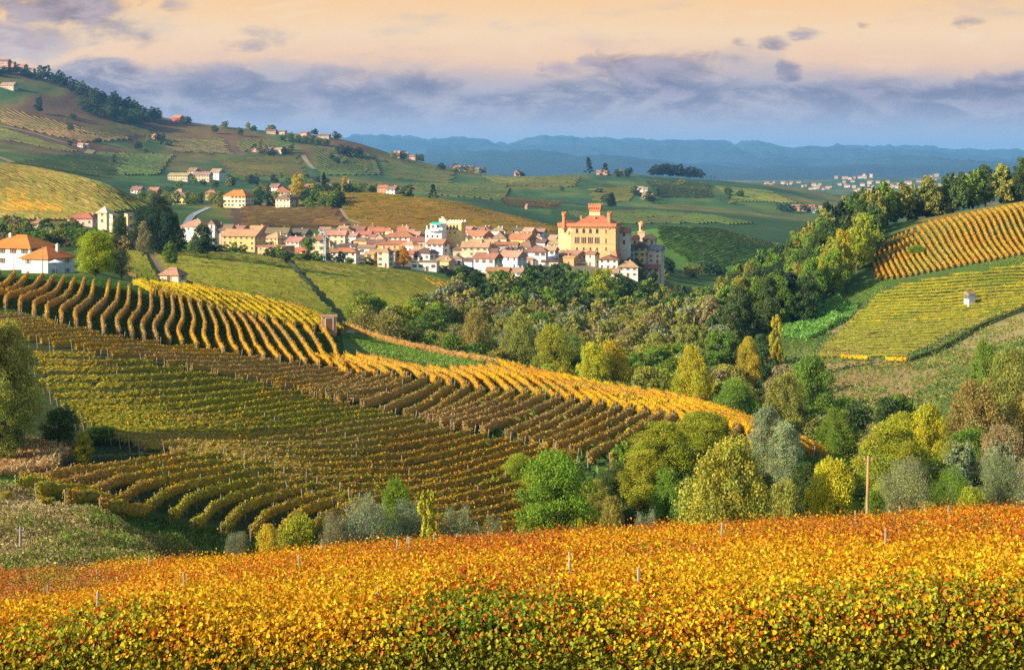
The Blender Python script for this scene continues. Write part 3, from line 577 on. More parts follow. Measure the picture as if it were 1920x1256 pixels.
# ================================================================ trees
def tube(pts, rad, k=6):
    pts = np.asarray(pts, float); V = []; Fc = []
    for i, p in enumerate(pts):
        d = pts[min(i+1, len(pts)-1)]-pts[max(i-1, 0)]; d = d/(np.linalg.norm(d)+1e-9)
        a = np.cross(d, [0.31, 0.95, 0.05]); a /= np.linalg.norm(a)+1e-9; b = np.cross(d, a)
        for j in range(k):
            t = 2*PI*j/k; V.append(p+(a*math.cos(t)+b*math.sin(t))*rad[i])
        if i:
            for j in range(k): Fc.append([(i-1)*k+j, (i-1)*k+(j+1) % k, i*k+(j+1) % k, i*k+j])
    return np.array(V), np.array(Fc)
def join(parts):
    V = []; Fc = []; n = 0
    for v, f in parts: V.append(v); Fc.append(np.asarray(f)+n); n += len(v)
    return np.vstack(V), np.vstack(Fc)
def tree_proto(seed, n, ls, R=0.38, c0=0.18, shape='round', blobs=26, loose=0.12, asp=.8, sparse=False):
    """a tree one metre tall: trunk with limbs, crown of many small leaf faces gathered in clumps"""
    r = np.random.default_rng(seed); B = []
    for i in range(blobs):
        t = (i+.5)/blobs; z = c0+(1-c0)*(0.08+0.86*t)
        if shape == 'round': pr = math.sin(PI*min(1, .16+.80*t))**.6
        elif shape == 'cone': pr = (1-t)*1.02+.05
        elif shape == 'column': pr = .55+.45*math.sin(PI*min(1, .1+.85*t))
        elif shape == 'umbrella': pr = .35+.75*t if t < .8 else .9
        elif shape == 'bush': pr = math.cos(PI*.5*t*.9)**.5
        a = i*2.399+r.random()*.9; q = R*pr*(.20+.66*r.random()**.6); br = R*(.20+.26*r.random()**1.5)*(1.15 if blobs < 30 else .9)*(.65 if shape in ('cone', 'column') else 1)*(1.1-.35*t)
        B.append((q*math.cos(a), q*math.sin(a), z, br, r.random(), r.random()))
    B = np.array(B); w = B[:, 3]**2; k = r.choice(len(B), n, p=w/w.sum()); d = r.normal(size=(n, 3)); d /= np.linalg.norm(d, axis=1, keepdims=True)
    d[:, 2] = np.where(d[:, 2] < -.35, -d[:, 2], d[:, 2])
    rr = B[k, 3]*(1-.42*r.random(n)**1.6+loose*r.normal(size=n)*.8+(r.random(n) < .10)*r.random(n)*.45); c = B[k, :3]+d*rr[:, None]*np.array([1, 1, .82 if shape != 'column' else 1.5])
    c[:, 2] = np.clip(c[:, 2], .015, 1.03)
    nr = d*.6+r.normal(size=(n, 3))*.8+np.array([0, 0, .25]); nr /= np.linalg.norm(nr, axis=1, keepdims=True)
    V, Fc = leaf_quads(c, ls*(.55+.8*r.random(n)), nr, r, asp)
    h = B[k, 4]-.5; b = B[k, 5]-.5
    col = np.stack([1+.26*h+.42*b, 1+.05*h+.42*b, 1-.2*h+.3*b], 1)*(.68+.64*r.random((n, 1)))
    parts = [tube([(0, 0, -.06), (0.005, 0, c0*.6), (.01, .008, c0+.25*(1-c0)), (0.0, .02, c0+.6*(1-c0))], [.028, .021, .015, .005])]
    for i in range(0, len(B), 2 if not sparse else 1):
        x, y, z = B[i, :3]; s = max(c0*.7, z-.30); parts.append(tube([(0, 0, s), (x*.45, y*.45, s+(z-s)*.6), (x, y, z)], [.011, .007, .0025], 5))
    if sparse:
        for i in range(260):
            j = r.integers(len(B)); dd = r.normal(size=3); dd /= np.linalg.norm(dd); dd[2] = abs(dd[2])+.3; e = B[j, :3]+dd*B[j, 3]*1.0
            parts.append(tube([B[j, :3], e], [.003, .0012], 3) if False else tube([B[j, :3]*.98, (B[j, :3]+e)/2+r.normal(size=3)*.01, e], [.0035, .0025, .001], 5))
    TV, TF = join(parts)
    return (mesh_np('crown', V, Fc, M_leaf, col, link=False).data, mesh_np('trunk', TV, TF, M_bark, link=False).data)
PT = {}
for i in range(3):
    PT['near', i] = tree_proto(40+i, 34000, .0195, R=.46, c0=.06, blobs=90, loose=.18)
    PT['round', i] = tree_proto(10+i, 9000, .036, R=.44, c0=.10, blobs=44, loose=.16)
    PT['bush', i] = tree_proto(50+i, 20000, .026, R=.62, c0=.02, shape='bush', blobs=60, loose=.2)
    PT['willow', i] = tree_proto(60+i, 30000, .024, R=.55, c0=.03, shape='bush', blobs=80, asp=.32, loose=.26)
    PT['bare', i] = tree_proto(80+i, 3000, .032, R=.40, c0=.15, blobs=24, loose=.35, sparse=True)
for i in range(2):
    PT['poplar', i] = tree_proto(70+i, 16000, .020, R=.20, c0=.08, shape='column', blobs=60, loose=.25)
    PT['cone', i] = tree_proto(90+i, 2600, .050, R=.24, c0=.05, shape='cone', blobs=30)
    PT['pine', i] = tree_proto(95+i, 3000, .055, R=.46, c0=.45, shape='umbrella', blobs=22)
    PT['far', i] = tree_proto(98+i, 700, .12, R=.50, c0=.06, blobs=16)
NV = {'near': 3, 'round': 3, 'bush': 3, 'willow': 3, 'bare': 3, 'poplar': 2, 'cone': 2, 'pine': 2, 'far': 2}
C_ = dict(green=(.15, .245, .03), bright=(.18, .27, .024), yellow=(.44, .40, .025), gold=(.50, .38, .03), ygreen=(.32, .35, .028), olive=(.27, .275, .05), dark=(.075, .125, .03), deep=(.030, .058, .030),
          grey=(.25, .28, .13), silver=(.25, .30, .16), brown=(.30, .25, .10), ochre=(.38, .33, .07), rust=(.38, .20, .05), orange=(.60, .30, .015), pale=(.38, .37, .20))
TREC = []
def tree(kind, x, y, h, wid, color, label=None, cat='tree', group=None, name='tree', sink=0.2, z=None):
    """place a tree of a given height and crown width (metres)"""
    TREC.append(dict(kind=kind, x=x, y=y, h=h, wid=wid, color=color, label=label, cat=cat, group=group, name=name, sink=sink, z=z))
def build_tree(kind, x, y, h, wid, color, label, cat, group, name, sink, z):
    i = random.randrange(NV[kind]); cr, tk = PT[kind, i]
    R = {'near': .46, 'round': .44, 'bush': .62, 'willow': .55, 'bare': .40, 'poplar': .20, 'cone': .24, 'pine': .46, 'far': .5}[kind]
    s = wid/(2*R*1.12)
    o = bpy.data.objects.new(name, None); COL.objects.link(o); o.empty_display_size = .3
    zz = float(zt(x, y)) if z is None else z
    o.location = (x, y, zz-sink); o.rotation_euler = (0, 0, random.random()*6.28); o.scale = (s, s, h)
    tag(o, label, cat, group)
    c = color if isinstance(color, tuple) else C_[color]; j = random.uniform(.86, 1.14); c = tuple(v*j*random.uniform(.93, 1.07) for v in c)
    for nm, me in (('crown', cr), ('trunk', tk)):
        q = bpy.data.objects.new(nm, me); COL.objects.link(q); q.parent = o; q.color = (*c, 1) if nm == 'crown' else (1, 1, 1, 1)
    return o
def tpx(kind, u, vt, vb, w, Y, color, label, **k):
    """a tree measured on the photo: top row, row where its foot would be seen, width, distance"""
    x = (u-960)/F*Y; zg = float(zt(x, Y)); ztp = -(vt-HZ)/F*Y; h = max(1.2, ztp-zg+.2)
    return tree(kind, x, Y, h/1.0, w/F*Y, color, label, **k)
# ---- by hand: trees and bushes that stand out
T = [
 ('near', 1040, 850, 0, 175, 115, 'bright', 'broad bright green tree right of the silver willows, above the near field'),
 ('near', 1240, 790, 0, 150, 138, 'ygreen', 'tall yellow green tree left of the round olive gold tree'),
 ('near', 1320, 772, 0, 130, 146, 'ygreen', 'yellow green tree standing behind the round olive gold tree'),
 ('near', 1165, 868, 0, 125, 130, 'dark', 'dark green tree between the bright green and tall yellow green trees'),
 ('near', 1110, 900, 0, 90, 124, 'olive', 'olive leafed tree behind the right edge of the bright green tree'),
 ('near', 1205, 845, 0, 105, 128, 'ygreen', 'yellow green tree between the dark tree and the round olive gold tree'),
 ('near', 1252, 880, 0, 95, 118, 'green', 'green tree touching the left side of the round olive gold tree'),
 ('bush', 1150, 940, 0, 80, 104, 'olive', 'olive bush at the right foot of the bright green tree'),
 ('near', 1365, 826, 0, 205, 106, (.38, .34, .05), 'large round olive gold tree at the edge of the near field'),
 ('near', 1437, 765, 0, 84, 140, 'silver', 'slender silvery poplar right of the tall yellow green trees, left one'),
 ('near', 1474, 795, 0, 84, 138, 'silver', 'shorter silvery poplar leaning on the tall poplar from the right'),
 ('near', 1505, 868, 0, 90, 126, 'dark', 'dark green tree under the silvery poplars'),
 ('near', 1562, 862, 0, 115, 110, 'yellow', 'yellow tree just left of the wooden pole'),
 ('bush', 1470, 905, 0, 120, 104, 'olive', 'grey olive bush between the round gold tree and yellow tree'),
 ('willow', 1700, 865, 0, 150, 118, 'grey', 'broad grey green willow right of the wooden pole'),
 ('willow', 1785, 880, 0, 110, 116, 'green', 'darker green willow in the middle of the willow line'),
 ('poplar', 1800, 825, 0, 75, 128, 'silver', 'pointed silvery tree rising behind the willow line'),
 ('willow', 1872, 850, 0, 130, 120, 'grey', 'grey willow near the right border of the photo'),
 ('poplar', 1880, 822, 0, 80, 130, 'silver', 'silver topped tree at the right behind the grey willow'),
 ('willow', 1950, 860, 0, 130, 118, 'grey', 'grey willow cut by the right border of the photo'),
 ('bush', 1825, 920, 0, 90, 104, 'ygreen', 'yellow green bush in front of the willow line'),
 ('bush', 1640, 925, 0, 70, 108, 'green', 'low green bush at the foot of the wooden pole'),
 ('bush', 1740, 945, 0, 70, 106, 'olive', 'low olive bush before the willow line'),
 ('willow', 1212, 960, 0, 95, 92, 'silver', 'pale grey bush at the lower left of the round gold tree'),
 ('bush', 1088, 982, 0, 26, 84, 'yellow', 'tiny yellow bush poking over the near field'),
 ('willow', 688, 935, 0, 165, 95, 'silver', 'largest pale silver willow bush above the near field'),
 ('willow', 625, 968, 0, 90, 93, 'grey', 'grey willow bush on the left of the largest silver one'),
 ('willow', 765, 945, 0, 120, 97, 'silver', 'silver willow bush below the small yellow tree'),
 ('willow', 860, 950, 0, 120, 98, 'grey', 'low grey willow bush right of the small yellow tree'),
 ('willow', 925, 975, 0, 80, 98, 'grey', 'last grey willow bush before the bright green tree'),
 ('near', 742, 900, 0, 75, 106, 'bright', 'small bright green tree behind the silver willows'),
 ('poplar', 800, 912, 0, 50, 94, 'yellow', 'small upright yellow tree among the silver willows'),
 ('bush', 560, 968, 0, 120, 94, 'ygreen', 'yellow green bush left of the willow bushes'),
 ('bush', 500, 990, 0, 70, 92, 'gold', 'small golden bush on the left of the willow bushes'),
 ('willow', 445, 1000, 0, 80, 92, 'grey', 'low grey green bush beside the dry bank'),
 ('near', 8, 605, 0, 150, 142, (.33, .30, .05), 'tall dark tree filling the left border of the photo'),
 ('near', -70, 585, 0, 150, 140, 'ochre', 'yellowing tree cut off by the left border of the photo'),
 ('near', 5, 715, 0, 110, 136, 'olive', 'low dark tree under the tall tree at the left border'),
 ('bush', 110, 765, 0, 100, 147, 'dark', 'dark green bush right of the tall tree at the left border'),
 ('bush', 190, 800, 0, 90, 150, 'green', 'green bush at the lower left ends of the vine rows'),
 ('bush', 250, 812, 0, 70, 152, 'dark', 'dark bush beside the pale posts of the vine rows'),
 ('near', 155, 810, 0, 45, 138, 'ygreen', 'small yellow green sapling above the reddish dry grass'),
 ('poplar', 86, 942, 0, 44, 100, 'yellow', 'yellow sapling on the dry grey bank'),
 ('bush', 8, 925, 0, 44, 100, 'ochre', 'ochre bush at the left end of the dry bank'),
 ('near', 1835, 718, 0, 165, 188, (.29, .23, .06), 'large brown autumn tree at right centre of the slope'),
 ('near', 1740, 760, 0, 90, 178, 'yellow', 'yellow tree just left of the large brown autumn tree'),
 ('near', 1690, 775, 0, 90, 182, 'ygreen', 'slim yellow green tree left of the yellow one'),
 ('near', 1645, 795, 0, 90, 186, 'brown', 'brownish tree at the end of the vineyard nose'),
 ('near', 1900, 655, 0, 120, 235, 'olive', 'olive green tree high at the right border'),
 ('near', 1850, 640, 0, 90, 262, 'green', 'green tree on the upper right slope beside the border'),
 ('near', 1925, 740, 0, 110, 190, 'ochre', 'ochre tree at the right border beside the brown tree'),
 ('near', 1790, 830, 0, 100, 160, 'olive', 'olive tree below the large brown autumn tree'),
 ('near', 1700, 830, 0, 90, 150, 'ygreen', 'yellow green tree behind the willow line'),
 ('near', 1880, 800, 0, 110, 158, 'brown', 'rust brown tree above the willows at the right'),
 ('near', 180, 435, 0, 88, 300, (.30, .37, .02), 'bright green round tree beside the orange roofed houses'),
 ('bare', 228, 472, 0, 52, 303, 'brown', 'leafless brown tree right of the bright green round tree'),
 ('near', 1300, 650, 0, 85, 262, 'yellow', 'bright yellow green tree just behind the vineyard nose'),
 ('near', 1375, 712, 0, 95, 245, 'green', 'low green tree just behind the vineyard nose'),
 ('near', 1470, 700, 0, 100, 262, 'olive', 'olive tree behind the right part of the vineyard nose'),
 ('near', 1520, 670, 0, 110, 285, 'green', 'spreading green tree below the bare brown field'),
 ('near', 1572, 768, 0, 100, 240, 'bright', 'low bright green tree beyond the tip of the vineyard nose'),
 ('near', 1150, 640, 0, 90, 285, 'gold', 'golden yellow tree left of the centre of the valley wood'),
 ('near', 1110, 645, 0, 70, 280, 'yellow', 'yellow tree left of the golden one in the valley wood'),
 ('near', 1035, 610, 0, 90, 310, 'ygreen', 'rounded yellow green tree above the vineyard crest'),
 ('near', 970, 590, 0, 80, 330, 'olive', 'tall olive green tree above the end of the vineyard crest'),
 ('near', 890, 580, 0, 75, 345, 'ochre', 'ochre tree at the left end of the valley wood'),
 ('near', 1402, 634, 0, 62, 345, 'gold', 'glowing orange gold tree in the valley below the bright green patch'),
 ('poplar', 1455, 588, 0, 32, 370, 'yellow', 'slim yellow tree beside the bright green patch'),
 ('near', 1720, 460, 0, 42, 505, 'bright', 'lone bright green tree among the orange vine rows'),
 ('round', 1130, 505, 0, 70, 615, 'ygreen', 'yellow green tree under the castle wall'),
 ('round', 757, 462, 0, 27, 705, 'orange', 'orange tree standing between the village houses'),
 ('pine', 578, 448, 0, 32, 700, 'green', 'umbrella pine in front of the pale village house'),
 ('round', 1146, 362, 0, 26, 1560, 'deep', 'dark round tree alone on the hill above the castle'),
 ('cone', 607, 322, 0, 26, 1190, 'deep', 'dark conifer beside the yellow trees on the upper hill'),
 ('round', 558, 328, 0, 34, 1190, 'gold', 'golden tree among the upper houses, left of the dark conifer'),
 ('round', 585, 345, 0, 20, 1180, 'yellow', 'small yellow tree close left of the dark conifer'),
 ('round', 646, 331, 0, 15, 1190, 'gold', 'small golden tree right of the dark conifer'),
 ('round', 630, 343, 0, 24, 1180, 'dark', 'dark bushy tree between the conifer and small golden tree'),
 ('near', 300, 368, 0, 74, 560, (.045, .085, .04), 'big dark cedar left of the village road'),
 ('near', 268, 388, 0, 50, 575, (.04, .075, .035), 'dark cedar beside the pale apartment house'),
 ('near', 225, 405, 0, 36, 590, 'dark', 'dark tree between the two pale apartment blocks'),
 ('round', 325, 400, 0, 50, 560, 'dark', 'dark tree on the right flank of the big cedar'),
 ('round', 378, 420, 0, 50, 600, 'dark', 'round dark tree left of the long orange roofed house'),
 ('bare', 268, 418, 0, 32, 520, 'brown', 'reddish brown bare tree in front of the cedars'),
 ('round', 320, 452, 0, 34, 500, 'green', 'green tree at the foot of the cedars'),
]
for t in T:
    kind = t[0]; tpx(kind, t[1], t[2], t[3], t[4], t[5], t[6], t[7], cat='bush' if kind in ('bush', 'willow') else 'tree', name='bush' if kind in ('bush', 'willow') else 'tree')
# ---- woods: scattered on the land, kept only where their crowns can be seen
def wood(area, y0, y1, gap, hr, wr, colf, kinds, where, group, seed, cull=True, ur=(600, 2000), vmin=None, nlim=200):
    """area: test on (u, distance, ground row)"""
    r = np.random.default_rng(seed); pts = []
    Y = y0
    while Y < y1:
        x = (ur[0]-960)/F*Y+r.random()*gap
        while x < (ur[1]-960)/F*Y:
            px, py = x+r.normal()*gap*.28, Y+r.normal()*gap*.28
            u = 960+F*px/py; z = float(zt(px, py)); v = HZ-F*z/py
            if area(u, py, v): pts.append((px, py, z, u, v))
            x += gap*(.85+.3*r.random())
        Y += gap*.9
    return pts, r
OCC = np.full(2400, 5000.0)       # per photo column: highest row already covered (front to back)
OCCU = lambda u: int(np.clip(u+200, 0, 2399))
WOODS = []
def add_wood(area, y0, y1, gap, hr, wr, colf, kinds, where, group, seed, ur):
    pts, r = wood(area, y0, y1, gap, hr, wr, colf, kinds, where, group, seed, ur=ur)
    for (px, py, z, u, v) in pts:
        h = r.uniform(*hr); w_ = min(r.uniform(*wr), h*1.15); k, c = colf(u, py, v, r)
        WOODS.append(dict(x=px, y=py, z=z, u=u, h=h, w=w_, k=k if k in ('bare', 'poplar', 'bush') else kinds, c=c, where=where, group=group))
def cv(r, names, w):
    w = np.array(w, float); return names[int(r.choice(len(names), p=w/w.sum()))]
def cvn(u, Y, r, names, w):
    x = (u-960)/F*Y; w = np.array(w, float); c = np.cumsum(w)/w.sum(); q = float(np.clip(.5+.75*fbm(x/32, Y/40, 3, 61)+(r.random()-.5)*.55, 0, .999)); return names[int(np.searchsorted(c, q))]
def vcol(u, Y, v, r):
    if Y > 560: return 'round', cv(r, ['dark', 'green', 'olive', 'ochre'], [4, 3, 1, .4])
    if u < 850: return ('bare' if r.random() < .25 else 'round'), cvn(u, Y, r, ['grey', 'brown', 'olive', 'green', 'ygreen'], [1, 1, 3, 3, 1.6])
    if u > 1340: return 'round', cv(r, ['dark', 'olive', 'green', 'grey', 'brown'], [2.5, 2, 2, .8, .8])
    if Y > 390: return ('bare' if r.random() < .30 else 'round'), cvn(u, Y, r, ['yellow', 'ochre', 'brown', 'grey', 'olive', 'green', 'dark'], [.5, 1.2, 1.8, 1, 3.2, 1.6, .7])
    return ('bare' if r.random() < .12 else 'round'), cvn(u, Y, r, ['yellow', 'ygreen', 'olive', 'green', 'bright', 'grey'], [1, 2.4, 2.4, 3.2, .8, .6])
def valley(u, Y, v):
    if Y < np.interp(u, [640, 760, 900, 1000, 1150, 1300, 1500, 1700], [318, 305, 292, 285, 275, 262, 240, 228]): return False
    if u < 1060: far_ = np.interp(u, [640, 760, 850, 900, 1000, 1060], [400, 450, 560, 630, 690, 705])
    else: far_ = np.interp(u, [1060, 1250, 1330, 1400, 1450, 1500, 1560, 1700], [705, 700, 620, 430, 380, 325, 300, 290])
    if 1425 < u < 1640 and v < 655 and Y < 470 and Y > 330: return False
    return 650 < u < 1700 and Y < far_
add_wood(valley, 228, 706, 9.6, (7, 12.5), (8, 12), vcol, 'round', 'valley wood', 'trees of the valley wood', 301, (640, 1710))
def fcol(u, Y, v, r):
    if 1530 < u < 1650 and Y < 525: return 'round', cv(r, ['yellow', 'ygreen', 'bright', 'olive'], [2, 3, 1.5, 1])
    return 'round', cv(r, ['dark', 'green', 'olive', 'deep'], [4, 2.2, 1.6, .6])
def forest(u, Y, v):
    right = np.interp(Y, [440, 480, 520, 560, 600, 640], [1500, 1590, 1640, 1645, 1650, 1700]); left = np.interp(Y, [440, 520, 560, 640], [1360, 1350, 1370, 1400])
    return left < u < right and Y > 445
add_wood(forest, 445, 665, 8.6, (13, 19), (8.5, 12), fcol, 'round', 'wood on the right hill', 'trees of the dark wood on the right hill', 302, (1360, 1720))
def crest(u, Y, v): return 1560 < u < 2000 and 612 < Y < 660
add_wood(crest, 606, 662, 8.5, (14, 19), (9.5, 13), fcol, 'round', 'tree line on the right hilltop', 'trees along the right hilltop', 303, (1560, 2000))
def lefty(u, Y, v): return -40 < u < 262 and 560 < Y < 760
add_wood(lefty, 520, 760, 13, (5, 9.5), (7, 10), lambda u, Y, v, r: ('bare' if r.random() < .25 else 'round', cv(r, ['dark', 'green', 'olive', 'brown', 'grey'], [3, 2, 2, 1.6, 1])), 'round', 'gardens at far left', 'trees in the gardens at far left', 304, (-60, 300))
def rslope(u, Y, v): return u > np.interp(Y, [150, 200, 250, 300, 330], [1600, 1660, 1730, 1800, 1850])
add_wood(rslope, 150, 325, 10.5, (5, 9.5), (6.5, 10), lambda u, Y, v, r: ('round', cv(r, ['olive', 'green', 'ygreen', 'brown', 'ochre', 'dark'], [2.5, 2, 1.5, 1.2, 1, 1.4])), 'near', 'far right bank', 'trees on the wooded bank at far right', 305, (1600, 1990))
def bank(u, Y, v): return 900 < u < 1600 and 118 < Y < np.interp(u, [900, 1000, 1200, 1400, 1600], [135, 142, 145, 136, 128])
add_wood(bank, 114, 150, 7.5, (2.4, 3.8), (5, 7.5), lambda u, Y, v, r: ('round', cv(r, ['green', 'dark', 'olive', 'ygreen'], [2.4, 3, 1.2, .6])), 'near', 'thicket below the vineyard', 'trees of the thicket below the vineyard nose', 306, (880, 1610))
WOODS.sort(key=lambda d: d['y'])
kept = []
for d in WOODS:
    vt = HZ-F*(d['z']+d['h'])/d['y']; hw = d['w']/2/d['y']*F; a, b = OCCU(d['u']-hw*.7), OCCU(d['u']+hw*.7)+1
    if not (-60-hw < d['u'] < 1980+hw): continue
    ys = YG[(YG > 60) & (YG < d['y'])]; tv = (HZ-F*zt((d['u']-960)/F*ys, ys)/ys).min()
    cov = min(OCC[a:b].max(), 5000)
    if vt > tv+1 or vt > cov-3.5: continue
    aa, bb = OCCU(d['u']-hw*.6), OCCU(d['u']+hw*.6)+1; seg = OCC[aa:bb]; OCC[aa:bb] = np.minimum(seg, vt+.18*(hw)); kept.append(d)
cnt = {}; byg = {}
for d in kept: byg.setdefault((d['where'], d['c'], d['k']), []).append(d)
CN = dict(green='mid green', bright='bright green', yellow='bright yellow', gold='golden', ygreen='yellow green', olive='olive', dark='dark green', deep='very dark green', grey='grey green', silver='silvery', brown='brown', ochre='ochre', rust='rust', orange='orange')
for (where, c, k), L in byg.items():
    L.sort(key=lambda d: d['u'])
    for i, d in enumerate(L):
        what = 'sparse leaved' if k == 'bare' else 'leafy'
        lab = (f'{CN[c]} {what} tree from the left in the {where}', d['u'])
        tree(d['k'], d['x'], d['y'], d['h'], d['w'], d['c'], lab, group=d['group'])
print('woods', len(WOODS), 'kept', len(kept))
# ---- far trees on the hills
def far_trees(lst, group, where):
    L = sorted(lst, key=lambda t: t[0])
    for i, (u, v, h, w_, y0, c) in enumerate(L):
        p = hit(u, v, y0, 9000)
        tree('far' if c != 'cone' else 'cone', p[0], p[1], h, w_, 'deep' if c == 'cone' else c, (f'dark tree from the left {where}', u), group=group, sink=.5)
r_ = random.Random(4)
far_trees([(u, float(np.interp(u, [-30, 60, 120, 180, 220, 290, 400], [131, 140, 160, 188, 200, 224, 240]))+r_.uniform(0, 9), (r_.uniform(16, 26) if u > 72 else r_.uniform(9, 13)), r_.uniform(18, 26), 2000, r_.choice(['deep', 'deep', 'dark'])) for u in [x+r_.uniform(-3, 3) for x in range(-20, 300, 7)]], 'dark trees on the skyline of the left hill', 'along the skyline of the high left hill')
far_trees([(155+i*6.2+r_.uniform(-2, 2), 208+i*1.4+r_.uniform(-6, 6), r_.uniform(15, 24), r_.uniform(16, 24), 1900, r_.choice(['deep', 'dark'])) for i in range(20)], 'dark copse on the left hillside', 'in the copse under the left hill skyline')
far_trees([(u, 250+(u-400)*.12, r_.uniform(12, 18), 16, 2000, 'dark') for u in (402, 450, 530, 545, 560, 572, 585, 598, 612)], 'trees on the low ridge', 'on the low ridge left of the mountains')
far_trees([(1135, 333, 26, 22, 2100, 'cone'), (1103, 330, 34, 22, 2100, 'cone')]+[(1225+i*7.2, 331+i*.35, r_.uniform(18, 27), r_.uniform(20, 28), 2000, 'deep') for i in range(17)], 'dark trees on the ridge above the castle', 'on the ridge above and right of the castle')
far_trees([(u+r_.uniform(-6, 6), v+r_.uniform(-3, 4), r_.uniform(8, 15), r_.uniform(10, 18), y0, r_.choice(['deep', 'dark', 'olive'])) for u, v, y0 in [(740, 297, 2000), (760, 300, 2000), (785, 298, 2000), (855, 320, 2000), (880, 322, 2000), (905, 320, 2000), (975, 326, 2000), (480, 286, 1700), (505, 289, 1700), (530, 290, 1700), (545, 284, 1700), (1190, 364, 1700), (1215, 378, 1700), (1230, 368, 1700), (350, 232, 2000), (300, 262, 1900), (1475, 352, 4300), (1440, 348, 4300), (1160, 330, 2000), (1180, 330, 2000), (420, 238, 2200), (470, 244, 2200), (510, 246, 2200), (590, 250, 2200), (630, 258, 2200)] for _ in range(3)], 'trees around the far farmhouses', 'around the far farmhouses')
far_trees([(u, v, r_.uniform(7, 14), r_.uniform(8, 20), 1250, r_.choice(['deep', 'dark', 'dark', 'olive'])) for u, v in [(r_.uniform(-10, 1450), r_.uniform(200, 400)) for _ in range(60)] if v > np.interp(u, [0, 220, 560, 760, 1450], [190, 225, 262, 312, 352]) and v < np.interp(u, [0, 300, 640, 1000, 1450], [300, 350, 340, 385, 410])], 'scattered trees on the far slopes', 'scattered over the far slopes')
far_trees([(u, v, r_.uniform(6, 9), r_.uniform(6, 9), 740, r_.choice(['deep', 'dark', 'olive'])) for u, v in ((1168, 508), (1182, 506), (1196, 512), (1210, 506), (1222, 510), (1236, 512), (1248, 505), (1205, 528), (1225, 530), (1245, 526), (1258, 512))], 'dark trees under the church', 'below the church at the right end of the village')
far_trees([(640, 294, 20, 24, 1700, 'deep'), (654, 294, 18, 24, 1700, 'deep'), (672, 294, 16, 22, 1700, 'deep'), (74, 213, 26, 18, 1700, 'deep'), (812, 376, 14, 10, 1100, 'cone'), (765, 372, 11, 16, 1080, 'dark'), (745, 368, 12, 18, 1080, 'olive')], 'lone dark trees on the middle hills', 'standing alone on the middle hills')
far_trees([(1458+i*9+r_.uniform(-3, 3), 398+r_.uniform(-4, 6), r_.uniform(9, 14), r_.uniform(9, 14), 1500, r_.choice(['deep', 'dark'])) for i in range(9)], 'trees round the long cellar buildings', 'around the long buildings right of the castle hill')
far_trees([(u+r_.uniform(-4, 4), v+r_.uniform(-3, 3), r_.uniform(7, 11), r_.uniform(8, 12), 1050, r_.choice(['deep', 'dark', 'green', 'olive'])) for u, v in [(r_.uniform(a, b), r_.uniform(c, d)) for a, b, c, d, n in ((425, 640, 338, 350, 26), (475, 515, 358, 390, 12), (560, 640, 365, 392, 22), (300, 425, 376, 392, 16), (640, 705, 356, 366, 10), (250, 330, 365, 385, 8)) for _ in range(n)]+[(425, 340), (435, 352), (400, 352), (385, 350), (360, 348), (340, 352), (480, 372), (495, 375), (490, 360), (505, 355), (570, 368), (585, 372), (600, 378), (575, 380), (620, 360), (655, 362), (665, 358), (412, 372), (300, 380), (330, 388), (345, 385), (375, 384), (615, 388), (632, 382), (610, 370), (545, 388), (700, 362), (690, 360)]], 'garden trees of the upper houses', 'among the gardens of the upper houses')
far_trees([(1245+r_.uniform(-12, 12), 500+i*2.2, r_.uniform(8, 12), r_.uniform(8, 11), 700, r_.choice(['deep', 'dark'])) for i in range(10)]+[(1290+i*9, 520+r_.uniform(-5, 6), r_.uniform(6, 10), 9, 700, r_.choice(['dark', 'olive'])) for i in range(8)], 'dark trees on the bank right of the castle', 'on the steep bank right of the castle')
far_trees([(u, v, r_.uniform(4, 7), r_.uniform(5, 9), 560, r_.choice(['dark', 'green', 'deep'])) for u, v in ((345, 470), (362, 472), (395, 474), (410, 475), (425, 476), (440, 474), (455, 474), (430, 462), (505, 488), (520, 487), (535, 492), (548, 490), (560, 492), (572, 494), (590, 494), (615, 492), (622, 490), (640, 496), (655, 498), (690, 498), (845, 520), (858, 522), (870, 516), (882, 522), (895, 528), (1000, 520), (1012, 512), (1025, 520), (1040, 512), (1050, 520), (830, 512))], 'hedges and garden trees along the village foot', 'along the foot of the village')

